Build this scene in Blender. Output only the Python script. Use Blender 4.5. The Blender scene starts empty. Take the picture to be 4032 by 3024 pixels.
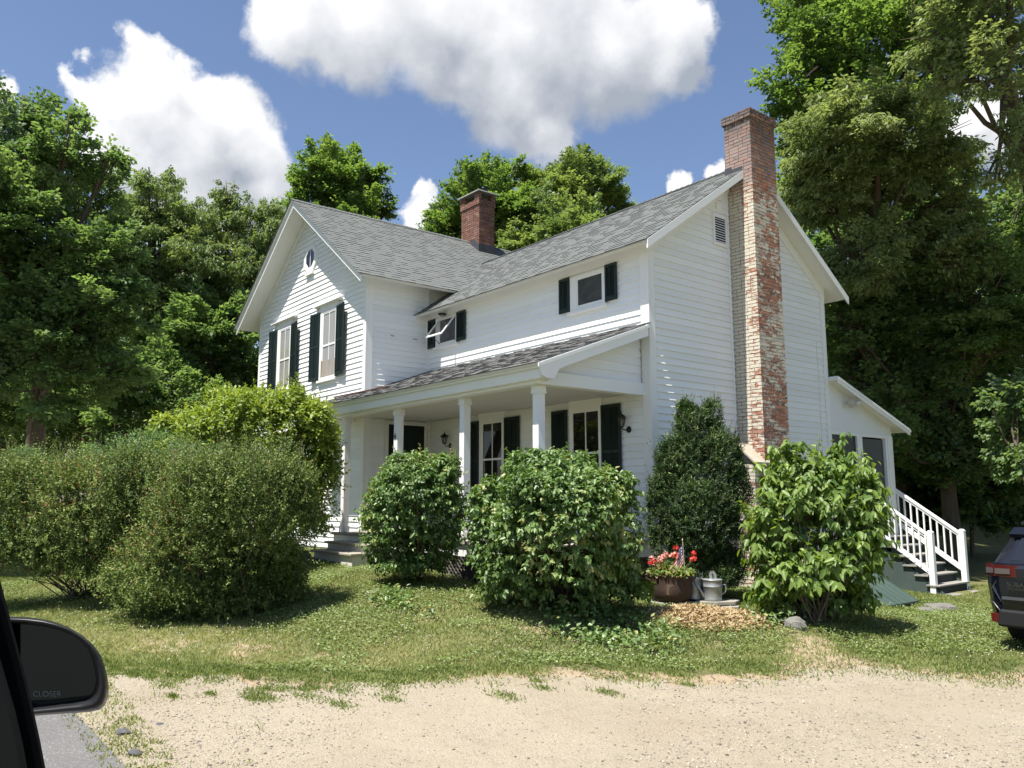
import bpy, math, random
import numpy as np
from mathutils import Vector, Matrix
R_ = random.Random(7)
NP = np.random.default_rng(11)
SC = bpy.context.scene
COL = SC.collection
rad = math.radians

# ---------------------------------------------------------------- camera
EXPOSURE = 1.05
SUN_E = 4.8
SKY_STR = .055
SKY_MUL = (1.38,1.34,1.38,1)
CLOUD_DARK = (3.6, 4.0, 4.7, 1)
CLOUD_LIT = (9.6, 9.6, 9.7, 1)
CAMP = np.array([9.7768, -11.0819, 1.1035])
YAW, PIT, ROL = -0.8945, 0.14032, -0.002415
FPX, CX, CY = 3184.52, 2016.0, 1512.0
FW = np.array([math.sin(YAW)*math.cos(PIT), math.cos(YAW)*math.cos(PIT), math.sin(PIT)])
_r = np.array([math.cos(YAW), -math.sin(YAW), 0.0]); _u = np.cross(_r, FW)
RT = _r*math.cos(ROL)+_u*math.sin(ROL); UP = -_r*math.sin(ROL)+_u*math.cos(ROL)
K = 4032/2212
def ray(u, v):
    return FW + RT*(u*K-CX)/FPX - UP*(v*K-CY)/FPX
def at(u, v, depth):
    return CAMP + ray(u, v)*depth
def rpx(r, depth): return r*K/FPX*depth
cam = bpy.data.objects.new("camera", bpy.data.cameras.new("camera")); COL.objects.link(cam)
cam.matrix_world = Matrix(((RT[0], UP[0], -FW[0], CAMP[0]), (RT[1], UP[1], -FW[1], CAMP[1]), (RT[2], UP[2], -FW[2], CAMP[2]), (0, 0, 0, 1)))
cam.data.sensor_width = 36.0; cam.data.lens = FPX/4032*36; cam.data.clip_start = .05; cam.data.clip_end = 3000
SC.camera = cam
SC.view_settings.view_transform = 'Standard'; SC.view_settings.look = 'None'; SC.view_settings.gamma = 1
SC.view_settings.exposure = EXPOSURE
SC.cycles.max_bounces = 7; SC.cycles.diffuse_bounces = 4; SC.cycles.transparent_max_bounces = 8
SC.cycles.sample_clamp_indirect = 6
SC.render.film_transparent = False

# ---------------------------------------------------------------- sun and sky
SUN_EL, SUN_D = rad(67.5), rad(5.5)       # sun_d: small lean of the sun towards +X
sv = Vector((math.sin(SUN_D)*math.cos(SUN_EL), -math.cos(SUN_D)*math.cos(SUN_EL), math.sin(SUN_EL)))
sl = bpy.data.lights.new("sun", 'SUN'); sl.energy = SUN_E; sl.angle = rad(.53); sl.color = (1, .955, .88)
so = bpy.data.objects.new("sun", sl); COL.objects.link(so); so.rotation_euler = sv.to_track_quat('Z', 'Y').to_euler(); so.location = (0, -20, 40)
W = bpy.data.worlds.new("World"); SC.world = W; W.use_nodes = True
wn, wl = W.node_tree.nodes, W.node_tree.links
wn.clear()
def N(tree, typ, **kw):
    n = tree.nodes.new(typ)
    for k, v in kw.items():
        if k == 'inp':
            for kk, vv in v.items(): n.inputs[kk].default_value = vv
        else: setattr(n, k, v)
    return n
T = W.node_tree
wo = N(T, 'ShaderNodeOutputWorld'); bg = N(T, 'ShaderNodeBackground'); bg.inputs[1].default_value = 1.0
sky = N(T, 'ShaderNodeTexSky', sky_type='NISHITA', sun_disc=False, sun_elevation=SUN_EL, sun_rotation=math.pi-SUN_D, altitude=200, air_density=1.0, dust_density=.6, ozone_density=2.0)
tc = N(T, 'ShaderNodeTexCoord')
def nrm(u, v):
    d = ray(u, v); return d/np.linalg.norm(d)
# cumulus clouds: lobes given as directions and angular radii (r in photo pixels, 1747 px = 1 rad)
LOB = [(335,120,62),(200,150,45),(250,205,66),(330,200,92),(430,205,70),(475,255,85),(400,310,150),(530,345,95),(565,420,75),(420,440,170),(270,330,100),
 (630,60,105),(760,70,150),(960,60,190),(1150,70,200),(1330,100,150),(1440,50,90),(1440,130,75),(1120,180,165),(1010,170,110),(1180,290,85),(1235,335,32),
 (905,405,32),(915,455,52),(880,480,45),(1460,405,30),(1545,385,34),(2110,225,75),(2160,300,70),(20,195,32)]
geo = tc.outputs['Generated']
nz = N(T, 'ShaderNodeTexNoise', inp={'Scale': 5.5, 'Detail': 7, 'Roughness': .6}); wl.new(geo, nz.inputs['Vector'])
sub = N(T, 'ShaderNodeVectorMath', operation='SUBTRACT'); wl.new(nz.outputs['Color'], sub.inputs[0]); sub.inputs[1].default_value = (.5, .5, .5)
scl = N(T, 'ShaderNodeVectorMath', operation='SCALE'); wl.new(sub.outputs[0], scl.inputs[0]); scl.inputs['Scale'].default_value = .115
nzb = N(T, 'ShaderNodeTexNoise', inp={'Scale': 22, 'Detail': 6, 'Roughness': .6}); wl.new(geo, nzb.inputs['Vector'])
sub2 = N(T, 'ShaderNodeVectorMath', operation='SUBTRACT'); wl.new(nzb.outputs['Color'], sub2.inputs[0]); sub2.inputs[1].default_value = (.5, .5, .5)
scb = N(T, 'ShaderNodeVectorMath', operation='SCALE'); wl.new(sub2.outputs[0], scb.inputs[0]); scb.inputs['Scale'].default_value = .035
adb = N(T, 'ShaderNodeVectorMath', operation='ADD'); wl.new(scl.outputs[0], adb.inputs[0]); wl.new(scb.outputs[0], adb.inputs[1]); scl = adb
def field(extra, amt=1.0):
    a = N(T, 'ShaderNodeVectorMath', operation='ADD'); wl.new(geo, a.inputs[0])
    if amt == 1.0: wl.new(scl.outputs[0], a.inputs[1])
    else:
        sc2 = N(T, 'ShaderNodeVectorMath', operation='SCALE'); wl.new(scl.outputs[0], sc2.inputs[0]); sc2.inputs['Scale'].default_value = amt; wl.new(sc2.outputs[0], a.inputs[1])
    b = N(T, 'ShaderNodeVectorMath', operation='ADD'); wl.new(a.outputs[0], b.inputs[0]); b.inputs[1].default_value = extra
    acc = None
    for (u, v, r) in LOB:
        d = N(T, 'ShaderNodeVectorMath', operation='DISTANCE'); wl.new(b.outputs[0], d.inputs[0]); d.inputs[1].default_value = tuple(nrm(u, v))
        m = N(T, 'ShaderNodeMath', operation='MULTIPLY_ADD'); wl.new(d.outputs['Value'], m.inputs[0]); m.inputs[1].default_value = -1747.0/(r*.9); m.inputs[2].default_value = 1.0
        if acc is None: acc = m
        else:
            s = N(T, 'ShaderNodeMath', operation='SMOOTH_MAX'); wl.new(acc.outputs[0], s.inputs[0]); wl.new(m.outputs[0], s.inputs[1]); s.inputs[2].default_value = .25; acc = s
    return acc.outputs[0]
F1 = field((0, 0, 0))
F1s = field((0, 0, 0), .45); F2 = field(tuple(np.array([0.0, -.02, .06])), .45)
def mapr(src, a, b, c, d, smooth=True):
    m = N(T, 'ShaderNodeMapRange', inp={1: a, 2: b, 3: c, 4: d}); m.interpolation_type = 'SMOOTHSTEP' if smooth else 'LINEAR'; m.clamp = True
    wl.new(src, m.inputs[0]); return m.outputs[0]
def mth(op, a, b):
    m = N(T, 'ShaderNodeMath', operation=op)
    for i, x in enumerate((a, b)):
        if isinstance(x, (int, float)): m.inputs[i].default_value = x
        else: wl.new(x, m.inputs[i])
    return m.outputs[0]
mask = mapr(F1, -.10, .30, 0, 1)
lit = mth('SUBTRACT', F1s, F2)
nz2 = N(T, 'ShaderNodeTexNoise', inp={'Scale': 13.0, 'Detail': 7, 'Roughness': .55}); wl.new(geo, nz2.inputs['Vector'])
lit2 = mth('ADD', mth('MULTIPLY', lit, 1.3), mth('MULTIPLY', mth('SUBTRACT', nz2.outputs['Fac'], .5), 1.7))
thick = mapr(F1, .0, .8, .16, -.16)
lit3 = mth('ADD', lit2, thick)
br = mapr(lit3, -.50, .95, 0, 1, False)
cr = N(T, 'ShaderNodeMix', data_type='RGBA'); wl.new(br, cr.inputs[0]); cr.inputs[6].default_value = CLOUD_DARK; cr.inputs[7].default_value = CLOUD_LIT
skm = N(T, 'ShaderNodeMix', data_type='RGBA', blend_type='MULTIPLY'); skm.inputs[0].default_value = 1; wl.new(sky.outputs[0], skm.inputs[6]); skm.inputs[7].default_value = SKY_MUL
mix = N(T, 'ShaderNodeMix', data_type='RGBA'); wl.new(mask, mix.inputs[0]); wl.new(skm.outputs[2], mix.inputs[6]); wl.new(cr.outputs[2], mix.inputs[7])
wl.new(mix.outputs[2], bg.inputs[0]); wl.new(bg.outputs[0], wo.inputs[0])
bg.inputs[1].default_value = SKY_STR

# ---------------------------------------------------------------- materials
MATS = {}
def mat(name, col, rough=.6, spec=.3, metal=0, noise=None, bump=None, tint=0., stretch=None, emit=None, coat=0):
    """Principled with optional noise colour variation [(scale, amount, other colour)], bump (scale, strength, dist) and per-face 'tint' attribute variation"""
    if name in MATS: return MATS[name]
    m = bpy.data.materials.new(name); m.use_nodes = True; MATS[name] = m
    t = m.node_tree; p = t.nodes['Principled BSDF']; l = t.links
    p.inputs['Roughness'].default_value = rough; p.inputs['Specular IOR Level'].default_value = spec; p.inputs['Metallic'].default_value = metal
    if coat: p.inputs['Coat Weight'].default_value = coat; p.inputs['Coat Roughness'].default_value = .05
    c = None
    tc = N(t, 'ShaderNodeTexCoord'); src = tc.outputs['Object']
    if stretch:
        mp = N(t, 'ShaderNodeMapping'); l.new(src, mp.inputs[0]); mp.inputs['Scale'].default_value = stretch; src = mp.outputs[0]
    rgb = N(t, 'ShaderNodeRGB'); rgb.outputs[0].default_value = (*col, 1); c = rgb.outputs[0]
    for (s, amt, oc, lo, hi) in (noise or []):
        nn = N(t, 'ShaderNodeTexNoise', inp={'Scale': s, 'Detail': 6, 'Roughness': .6}); l.new(src, nn.inputs['Vector'])
        mr = N(t, 'ShaderNodeMapRange', inp={1: lo, 2: hi, 3: 0, 4: amt}); l.new(nn.outputs['Fac'], mr.inputs[0])
        mx = N(t, 'ShaderNodeMix', data_type='RGBA'); l.new(mr.outputs[0], mx.inputs[0]); l.new(c, mx.inputs[6]); mx.inputs[7].default_value = (*oc, 1); c = mx.outputs[2]
    if tint:
        at_ = N(t, 'ShaderNodeAttribute', attribute_name='tint')
        mr = N(t, 'ShaderNodeMapRange', inp={1: 0, 2: 1, 3: 1-tint, 4: 1+tint}); mr.clamp = False; l.new(at_.outputs['Fac'], mr.inputs[0])
        mx = N(t, 'ShaderNodeVectorMath', operation='SCALE'); l.new(c, mx.inputs[0]); l.new(mr.outputs[0], mx.inputs['Scale']); c = mx.outputs[0]
    l.new(c, p.inputs['Base Color'])
    if bump:
        nn = N(t, 'ShaderNodeTexNoise', inp={'Scale': bump[0], 'Detail': 5, 'Roughness': .65}); l.new(src, nn.inputs['Vector'])
        b = N(t, 'ShaderNodeBump', inp={'Strength': bump[1], 'Distance': bump[2]}); l.new(nn.outputs['Fac'], b.inputs['Height']); l.new(b.outputs[0], p.inputs['Normal'])
    if emit: p.inputs['Emission Color'].default_value = (*emit, 1); p.inputs['Emission Strength'].default_value = 1
    return m
def leafmat(name, c0, c1, trans, tfac=.35, rough=.5, c2=None, spec=.35):
    m = bpy.data.materials.new(name); m.use_nodes = True; t = m.node_tree; l = t.links; p = t.nodes['Principled BSDF']; out = t.nodes['Material Output']
    a = N(t, 'ShaderNodeAttribute', attribute_name='tint')
    rp = N(t, 'ShaderNodeValToRGB'); e = rp.color_ramp.elements
    e[0].color = (*c0, 1); e[1].color = (*c1, 1)
    if c2: e[1].position = .88; x = e.new(.95); x.color = (*c2, 1)
    l.new(a.outputs['Fac'], rp.inputs[0]); l.new(rp.outputs[0], p.inputs['Base Color'])
    p.inputs['Roughness'].default_value = rough; p.inputs['Specular IOR Level'].default_value = spec
    tr = N(t, 'ShaderNodeBsdfTranslucent')
    mx = N(t, 'ShaderNodeMix', data_type='RGBA', blend_type='MULTIPLY'); mx.inputs[0].default_value = 1; l.new(rp.outputs[0], mx.inputs[6]); mx.inputs[7].default_value = (*trans, 1)
    l.new(mx.outputs[2], tr.inputs[0])
    ms = N(t, 'ShaderNodeMixShader'); ms.inputs[0].default_value = tfac; l.new(p.outputs[0], ms.inputs[1]); l.new(tr.outputs[0], ms.inputs[2]); l.new(ms.outputs[0], out.inputs[0])
    return m
def glassmat(name, tintc=(.02, .025, .03), clear=.75, rough=.02):
    m = bpy.data.materials.new(name); m.use_nodes = True; t = m.node_tree; l = t.links; out = t.nodes['Material Output']; t.nodes.remove(t.nodes['Principled BSDF'])
    tr = N(t, 'ShaderNodeBsdfTransparent'); tr.inputs[0].default_value = (clear, clear, clear, 1)
    gl = N(t, 'ShaderNodeBsdfGlossy'); gl.inputs['Roughness'].default_value = rough
    fr0 = N(t, 'ShaderNodeLayerWeight', inp={'Blend': .5}); fr = N(t, 'ShaderNodeMath', operation='POWER'); l.new(fr0.outputs['Facing'], fr.inputs[0]); fr.inputs[1].default_value = 4.0
    ad = N(t, 'ShaderNodeMath', operation='MULTIPLY_ADD'); l.new(fr.outputs[0], ad.inputs[0]); ad.inputs[1].default_value = .85; ad.inputs[2].default_value = .05
    ms = N(t, 'ShaderNodeMixShader'); l.new(ad.outputs[0], ms.inputs[0]); l.new(tr.outputs[0], ms.inputs[1]); l.new(gl.outputs[0], ms.inputs[2]); l.new(ms.outputs[0], out.inputs[0])
    return m

# ---------------------------------------------------------------- mesh helper
class MB:
    def __init__(s): s.v = []; s.f = []; s.t = []
    def face(s, pts, t=.5):
        i = len(s.v); s.v.extend([tuple(map(float, p)) for p in pts]); s.f.append(tuple(range(i, i+len(pts)))); s.t.append(t)
    def hexa(s, p, t=.5):      # 8 points: bottom ring 0-3, top ring 4-7
        i = len(s.v); s.v.extend([tuple(map(float, q)) for q in p])
        for f in ((3, 2, 1, 0), (4, 5, 6, 7), (0, 1, 5, 4), (1, 2, 6, 5), (2, 3, 7, 6), (3, 0, 4, 7)): s.f.append(tuple(i+k for k in f)); s.t.append(t)
    def box(s, a, b, t=.5):
        (x0, y0, z0), (x1, y1, z1) = [tuple(map(min, zip(a, b))), tuple(map(max, zip(a, b)))]
        s.hexa([(x0, y0, z0), (x1, y0, z0), (x1, y1, z0), (x0, y1, z0), (x0, y0, z1), (x1, y0, z1), (x1, y1, z1), (x0, y1, z1)], t)
    def prism(s, poly, vec, t=.5):   # polygon (3D pts) swept by vec
        p = [np.array(q, float) for q in poly]; v = np.array(vec, float); n = len(p)
        i = len(s.v); s.v.extend([tuple(q) for q in p]); s.v.extend([tuple(q+v) for q in p])
        s.f.append(tuple(i+k for k in range(n))); s.f.append(tuple(i+n+k for k in reversed(range(n)))); s.t += [t, t]
        for k in range(n): s.f.append((i+(k+1) % n, i+k, i+n+k, i+n+(k+1) % n)); s.t.append(t)
    def beam(s, a, b, w, h, upv=(0, 0, 1), t=.5):   # box bar between two points, w sideways, h along up
        a = np.array(a, float); b = np.array(b, float); d = b-a; d /= np.linalg.norm(d)
        u = np.array(upv, float); sd = np.cross(d, u); sd /= np.linalg.norm(sd); u = np.cross(sd, d)
        q = []
        for c in (a, b):
            q.append([c-sd*w/2-u*h/2, c+sd*w/2-u*h/2, c+sd*w/2+u*h/2, c-sd*w/2+u*h/2])
        s.hexa(q[0]+q[1], t)
    def tube(s, pts, radii, n=8, t=.5, cap=True):
        pts = [np.array(p, float) for p in pts]; rings = []
        ref = np.array([.3, .2, .93])
        for k, p in enumerate(pts):
            d = pts[min(k+1, len(pts)-1)]-pts[max(k-1, 0)]; d /= (np.linalg.norm(d)+1e-9)
            a = np.cross(d, ref)
            if np.linalg.norm(a) < .05: a = np.cross(d, (1, 0, 0))
            a /= np.linalg.norm(a); b = np.cross(d, a)
            r = radii[k] if hasattr(radii, '__len__') else radii
            i = len(s.v); rings.append(i)
            for j in range(n):
                w = 2*math.pi*j/n; s.v.append(tuple(p+r*(a*math.cos(w)+b*math.sin(w))))
        for k in range(len(rings)-1):
            for j in range(n):
                s.f.append((rings[k]+j, rings[k]+(j+1) % n, rings[k+1]+(j+1) % n, rings[k+1]+j)); s.t.append(t)
        if cap:
            s.f.append(tuple(rings[0]+j for j in reversed(range(n)))); s.t.append(t)
            s.f.append(tuple(rings[-1]+j for j in range(n))); s.t.append(t)
    def lathe(s, prof, c=(0, 0, 0), n=24, t=.5, axis=None):
        i0 = len(s.v)
        for (r, z) in prof:
            for j in range(n):
                w = 2*math.pi*j/n; s.v.append((c[0]+r*math.cos(w), c[1]+r*math.sin(w), c[2]+z))
        for k in range(len(prof)-1):
            for j in range(n):
                s.f.append((i0+k*n+j, i0+k*n+(j+1) % n, i0+(k+1)*n+(j+1) % n, i0+(k+1)*n+j)); s.t.append(t)
    def build(s, name, m, parent=None, smooth=False, bevel=0):
        me = bpy.data.meshes.new(name); me.from_pydata(s.v, [], s.f)
        a = me.attributes.new('tint', 'FLOAT', 'FACE'); a.data.foreach_set('value', np.array(s.t, np.float32))
        me.materials.append(m)
        if smooth: me.polygons.foreach_set('use_smooth', np.ones(len(me.polygons), bool))
        o = bpy.data.objects.new(name, me); COL.objects.link(o)
        if bevel:
            b = o.modifiers.new('bevel', 'BEVEL'); b.width = bevel; b.segments = 2; b.limit_method = 'ANGLE'
        if parent is not None: put(o, parent)
        return o
def put(o, parent):
    o.parent = parent
    p = parent; loc = Vector((0, 0, 0))
    while p is not None:      # every helper empty is only translated; parts carry world coordinates
        if p.type == 'EMPTY': loc = p.location.copy()
        p = p.parent
    if parent.type == 'EMPTY': o.matrix_parent_inverse = Matrix.Translation(-loc)
def thing(name, label, cat, loc=(0, 0, 0), group=None):
    o = bpy.data.objects.new(name, None); COL.objects.link(o); o.location = loc; o.empty_display_size = .2
    o['label'] = label; o['category'] = cat
    if group: o['group'] = group
    return o
def tag(o, label, cat, group=None):
    o['label'] = label; o['category'] = cat
    if group: o['group'] = group
    return o
def npmesh(name, verts, faces_flat, nper, tint, m, parent=None, smooth=False):
    """verts (V,3), faces as flat index array with nper verts each, tint per vertex"""
    me = bpy.data.meshes.new(name); nf = len(faces_flat)//nper
    me.vertices.add(len(verts)); me.vertices.foreach_set('co', verts.astype(np.float32).ravel())
    me.loops.add(len(faces_flat)); me.loops.foreach_set('vertex_index', faces_flat.astype(np.int32))
    me.polygons.add(nf); me.polygons.foreach_set('loop_start', np.arange(0, nf*nper, nper, dtype=np.int32))
    a = me.attributes.new('tint', 'FLOAT', 'POINT'); a.data.foreach_set('value', tint.astype(np.float32))
    me.update(calc_edges=True)
    if smooth: me.polygons.foreach_set('use_smooth', np.ones(nf, bool))
    me.materials.append(m); o = bpy.data.objects.new(name, me); COL.objects.link(o)
    if parent is not None: put(o, parent)
    return o
def unit(a): return a/(np.linalg.norm(a, axis=-1, keepdims=True)+1e-9)
def leaves(name, P, D, Nn, Ln, Wd, tint, m, parent=None, rich=False, fold=.15):
    """leaf blades: P base points, D leaf direction, Nn leaf normal"""
    n = len(P); D = unit(D); S = unit(np.cross(D, Nn)); Nn = np.cross(S, D)
    L = Ln[:, None]; Wv = Wd[:, None]
    if not rich:
        v = np.stack([P, P+D*L*.45+S*Wv*.5+Nn*Wv*fold, P+D*L, P+D*L*.45-S*Wv*.5+Nn*Wv*fold], 1)
        f = (np.arange(n)[:, None]*4+np.arange(4)[None]).ravel(); return npmesh(name, v.reshape(-1, 3), f, 4, np.repeat(tint, 4), m, parent)
    v = np.stack([P, P+D*L*.28+S*Wv*.48+Nn*Wv*fold, P+D*L*.66+S*Wv*.34+Nn*Wv*fold*.6-Nn*L*.05, P+D*L-Nn*L*.16, P+D*L*.66-S*Wv*.34+Nn*Wv*fold*.6-Nn*L*.05, P+D*L*.28-S*Wv*.48+Nn*Wv*fold], 1)
    b = np.arange(n)[:, None]*6
    f = np.concatenate([b+np.array([[0, 1, 2, 3]]), b+np.array([[0, 3, 4, 5]])], 1).ravel()
    return npmesh(name, v.reshape(-1, 3), f, 4, np.repeat(tint, 6), m, parent)
def textmesh(o, parent):      # lettering becomes an ordinary mesh
    COL.objects.link(o); bpy.context.view_layer.update()
    me = bpy.data.meshes.new_from_object(o.evaluated_get(bpy.context.evaluated_depsgraph_get())); m = bpy.data.objects.new(o.name.split('.')[0], me); COL.objects.link(m)
    m.matrix_basis = o.matrix_basis.copy(); bpy.data.objects.remove(o); put(m, parent); return m
def rdir(n, rng=NP):
    return unit(rng.normal(size=(n, 3)))
def MIRROR():
    m = bpy.data.materials.new('mirror'); m.use_nodes = True; p = m.node_tree.nodes['Principled BSDF']
    p.inputs['Base Color'].default_value = (.035, .04, .04, 1); p.inputs['Metallic'].default_value = 1; p.inputs['Roughness'].default_value = .08; p.inputs['Specular IOR Level'].default_value = .22
    return m
# ================================================================ HOUSE
L_, M_, RR, WW = 7.4364, 6.7429, 1.7856, 6.0
ZE, ZR2, OX, OE = 5.698, 8.083, .38, .444
ZM, ZR1, OG, OM = 6.344, 9.313, .60, .642
XR = -L_-M_/2
S_M = (ZR1-ZM)/(M_/2+OM); S_W = (ZR2-ZE)/(WW/2+OE)
ZPW, PD, ZPE = 4.289, 2.828, 3.246; S_P = (ZPW-ZPE)/PD
YB = 6.6                                       # back of the main block
EXP = .133
white = mat('white_paint', (.80, .80, .78), .55, .3, noise=[(2.2, .22, (.66, .66, .62), .45, .75), (14, .12, (.60, .60, .57), .55, .8)], bump=(60, .12, .004))
siding = mat('white_clapboard_paint', (.80, .81, .80), .6, .25, noise=[(1.3, .25, (.68, .69, .67), .45, .8), (26, .25, (.64, .63, .59), .58, .85)], tint=.035, bump=(45, .15, .004), stretch=(.35, .35, 1.6))
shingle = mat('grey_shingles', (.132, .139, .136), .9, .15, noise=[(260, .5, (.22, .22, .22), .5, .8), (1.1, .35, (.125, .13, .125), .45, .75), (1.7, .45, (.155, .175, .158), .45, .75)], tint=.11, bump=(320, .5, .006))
darkgreen = mat('dark_green_paint', (.008, .018, .0155), .45, .35, noise=[(9, .35, (.016, .03, .026), .5, .8)])
wood_grey = mat('weathered_tread', (.36, .33, .28), .8, .2, noise=[(3, .6, (.26, .23, .19), .4, .75)], bump=(25, .3, .006))
flash = mat('lead_flashing', (.055, .055, .06), .55, .4, noise=[(6, .5, (.11, .11, .12), .5, .8)])
brickred = None
def brickmat(name, paint):
    m = bpy.data.materials.new(name); m.use_nodes = True; t = m.node_tree; l = t.links; p = t.nodes['Principled BSDF']
    a = N(t, 'ShaderNodeAttribute', attribute_name='tint')
    rp = N(t, 'ShaderNodeValToRGB'); e = rp.color_ramp.elements; e[0].color = (.13, .065, .048, 1); e[1].color = ((.46, .20, .115, 1) if paint else (.26, .15, .105, 1))
    for pos, c in (((.3, (.26, .105, .07)), (.55, (.38, .135, .08)), (.8, (.33, .19, .14))) if paint else ((.3, (.16, .07, .052)), (.55, (.20, .082, .056)), (.8, (.19, .10, .075)))):
        x = e.new(pos); x.color = (*c, 1)
    l.new(a.outputs['Fac'], rp.inputs[0]); c = rp.outputs[0]
    tc = N(t, 'ShaderNodeTexCoord')
    n1 = N(t, 'ShaderNodeTexNoise', inp={'Scale': 22, 'Detail': 5, 'Roughness': .7}); l.new(tc.outputs['Object'], n1.inputs['Vector'])
    mr = N(t, 'ShaderNodeMapRange', inp={1: .45, 2: .75, 3: 0, 4: .6}); l.new(n1.outputs['Fac'], mr.inputs[0])
    mx = N(t, 'ShaderNodeMix', data_type='RGBA'); l.new(mr.outputs[0], mx.inputs[0]); l.new(c, mx.inputs[6]); mx.inputs[7].default_value = (.30, .24, .21, 1); c = mx.outputs[2]
    if paint:   # old cream paint flaking off below the roof line; grey lime wash and soot above
        n2 = N(t, 'ShaderNodeTexNoise', inp={'Scale': 9, 'Detail': 9, 'Roughness': .74}); mpp = N(t, 'ShaderNodeMapping'); mpp.inputs['Scale'].default_value = (.8, .8, 1.9); l.new(tc.outputs['Object'], mpp.inputs[0]); l.new(mpp.outputs[0], n2.inputs['Vector'])
        n3 = N(t, 'ShaderNodeTexNoise', inp={'Scale': 1.1, 'Detail': 2}); l.new(tc.outputs['Object'], n3.inputs['Vector'])
        sx = N(t, 'ShaderNodeSeparateXYZ'); l.new(tc.outputs['Object'], sx.inputs[0])
        def mm(op, x, y):
            q = N(t, 'ShaderNodeMath', operation=op)
            for i, z in enumerate((x, y)):
                if isinstance(z, (int, float)): q.inputs[i].default_value = z
                else: l.new(z, q.inputs[i])
            return q.outputs[0]
        sm = mm('ADD', n2.outputs['Fac'], mm('MULTIPLY', mm('SUBTRACT', n3.outputs['Fac'], .5), .45))
        # per brick: whole bricks have shed their paint
        sm = mm('ADD', sm, mm('MULTIPLY', mm('SUBTRACT', .5, a.outputs['Fac']), .13))
        # paint clings better on the sheltered face (towards -Y) of the stack
        ge = N(t, 'ShaderNodeNewGeometry'); sn = N(t, 'ShaderNodeSeparateXYZ'); l.new(ge.outputs['True Normal'], sn.inputs[0])
        sm = mm('SUBTRACT', sm, mm('MULTIPLY', sn.outputs['Y'], .055))
        shel = N(t, 'ShaderNodeMapRange', inp={1: .26, 2: .36, 3: .16, 4: 0}); l.new(sx.outputs['X'], shel.inputs[0])
        fy = N(t, 'ShaderNodeMath', operation='LESS_THAN'); l.new(sn.outputs['Y'], fy.inputs[0]); fy.inputs[1].default_value = -.5
        sm = mm('ADD', sm, mm('MULTIPLY', shel.outputs[0], fy.outputs[0]))
        below = N(t, 'ShaderNodeMapRange', inp={1: 7.2, 2: 7.7, 3: 1, 4: 0}); l.new(sx.outputs['Z'], below.inputs[0])
        pm = N(t, 'ShaderNodeMapRange', inp={1: .475, 2: .525, 3: 0, 4: 1}); l.new(sm, pm.inputs[0])
        mx = N(t, 'ShaderNodeMix', data_type='RGBA'); l.new(mm('MULTIPLY', pm.outputs[0], below.outputs[0]), mx.inputs[0]); l.new(c, mx.inputs[6]); mx.inputs[7].default_value = (.60, .55, .45, 1); c = mx.outputs[2]
        ab = N(t, 'ShaderNodeMapRange', inp={1: 7.2, 2: 7.7, 3: 0, 4: .55}); l.new(sx.outputs['Z'], ab.inputs[0])
        pg = N(t, 'ShaderNodeMapRange', inp={1: .46, 2: .56, 3: 0, 4: 1}); l.new(sm, pg.inputs[0])
        mx = N(t, 'ShaderNodeMix', data_type='RGBA'); l.new(mm('MULTIPLY', pg.outputs[0], ab.outputs[0]), mx.inputs[0]); l.new(c, mx.inputs[6]); mx.inputs[7].default_value = (.30, .285, .275, 1); c = mx.outputs[2]
        st = N(t, 'ShaderNodeMapRange', inp={1: 8.2, 2: 8.85, 3: 0, 4: .9}); l.new(sx.outputs['Z'], st.inputs[0])
        sg = N(t, 'ShaderNodeMapRange', inp={1: .36, 2: .6, 3: 0, 4: 1}); l.new(n2.outputs['Fac'], sg.inputs[0])
        mx = N(t, 'ShaderNodeMix', data_type='RGBA'); l.new(mm('MULTIPLY', st.outputs[0], sg.outputs[0]), mx.inputs[0]); l.new(c, mx.inputs[6]); mx.inputs[7].default_value = (.05, .048, .045, 1); c = mx.outputs[2]
    l.new(c, p.inputs['Base Color']); p.inputs['Roughness'].default_value = .85; p.inputs['Specular IOR Level'].default_value = .2
    b = N(t, 'ShaderNodeBump', inp={'Strength': .5, 'Distance': .01}); l.new(n1.outputs['Fac'], b.inputs['Height']); l.new(b.outputs[0], p.inputs['Normal'])
    return m
mb_paint = brickmat('flaking_painted_brick', True); mb_red = brickmat('red_brick', False)
mortar = mat('old_mortar', (.40, .365, .30), .9, .1, noise=[(12, .5, (.25, .23, .2), .4, .7)], bump=(60, .4, .01))

HOUSE = thing('house', 'white clapboard farmhouse with grey shingle roofs, front porch and dark green shutters', 'house', (-5, 0, 0))

class Fr:      # local frame on a wall: u along, n outward, z up
    def __init__(s, o, u, n): s.o = np.array(o, float); s.u = np.array(u, float); s.n = np.array(n, float)
    def p(s, u, z, d=0): return s.o+s.u*u+s.n*d+np.array([0, 0, z])
    def box(s, mb, u0, u1, z0, z1, d0, d1, t=.5):
        mb.hexa([s.p(u0, z0, d1), s.p(u1, z0, d1), s.p(u1, z0, d0), s.p(u0, z0, d0), s.p(u0, z1, d1), s.p(u1, z1, d1), s.p(u1, z1, d0), s.p(u0, z1, d0)], t)
FRONT = Fr((0, 0, 0), (1, 0, 0), (0, -1, 0))            # wing front wall, u = x
MAINF = Fr((0, -RR, 0), (1, 0, 0), (0, -1, 0))          # main gable wall, u = x
RET = Fr((-L_, 0, 0), (0, 1, 0), (1, 0, 0))             # return wall, u = y
END = Fr((0, 0, 0), (0, 1, 0), (1, 0, 0))               # wing end wall, u = y
PAN = Fr((-.215, 0, 0), (0, 1, 0), (1, 0, 0))           # porch gable panel
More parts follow.
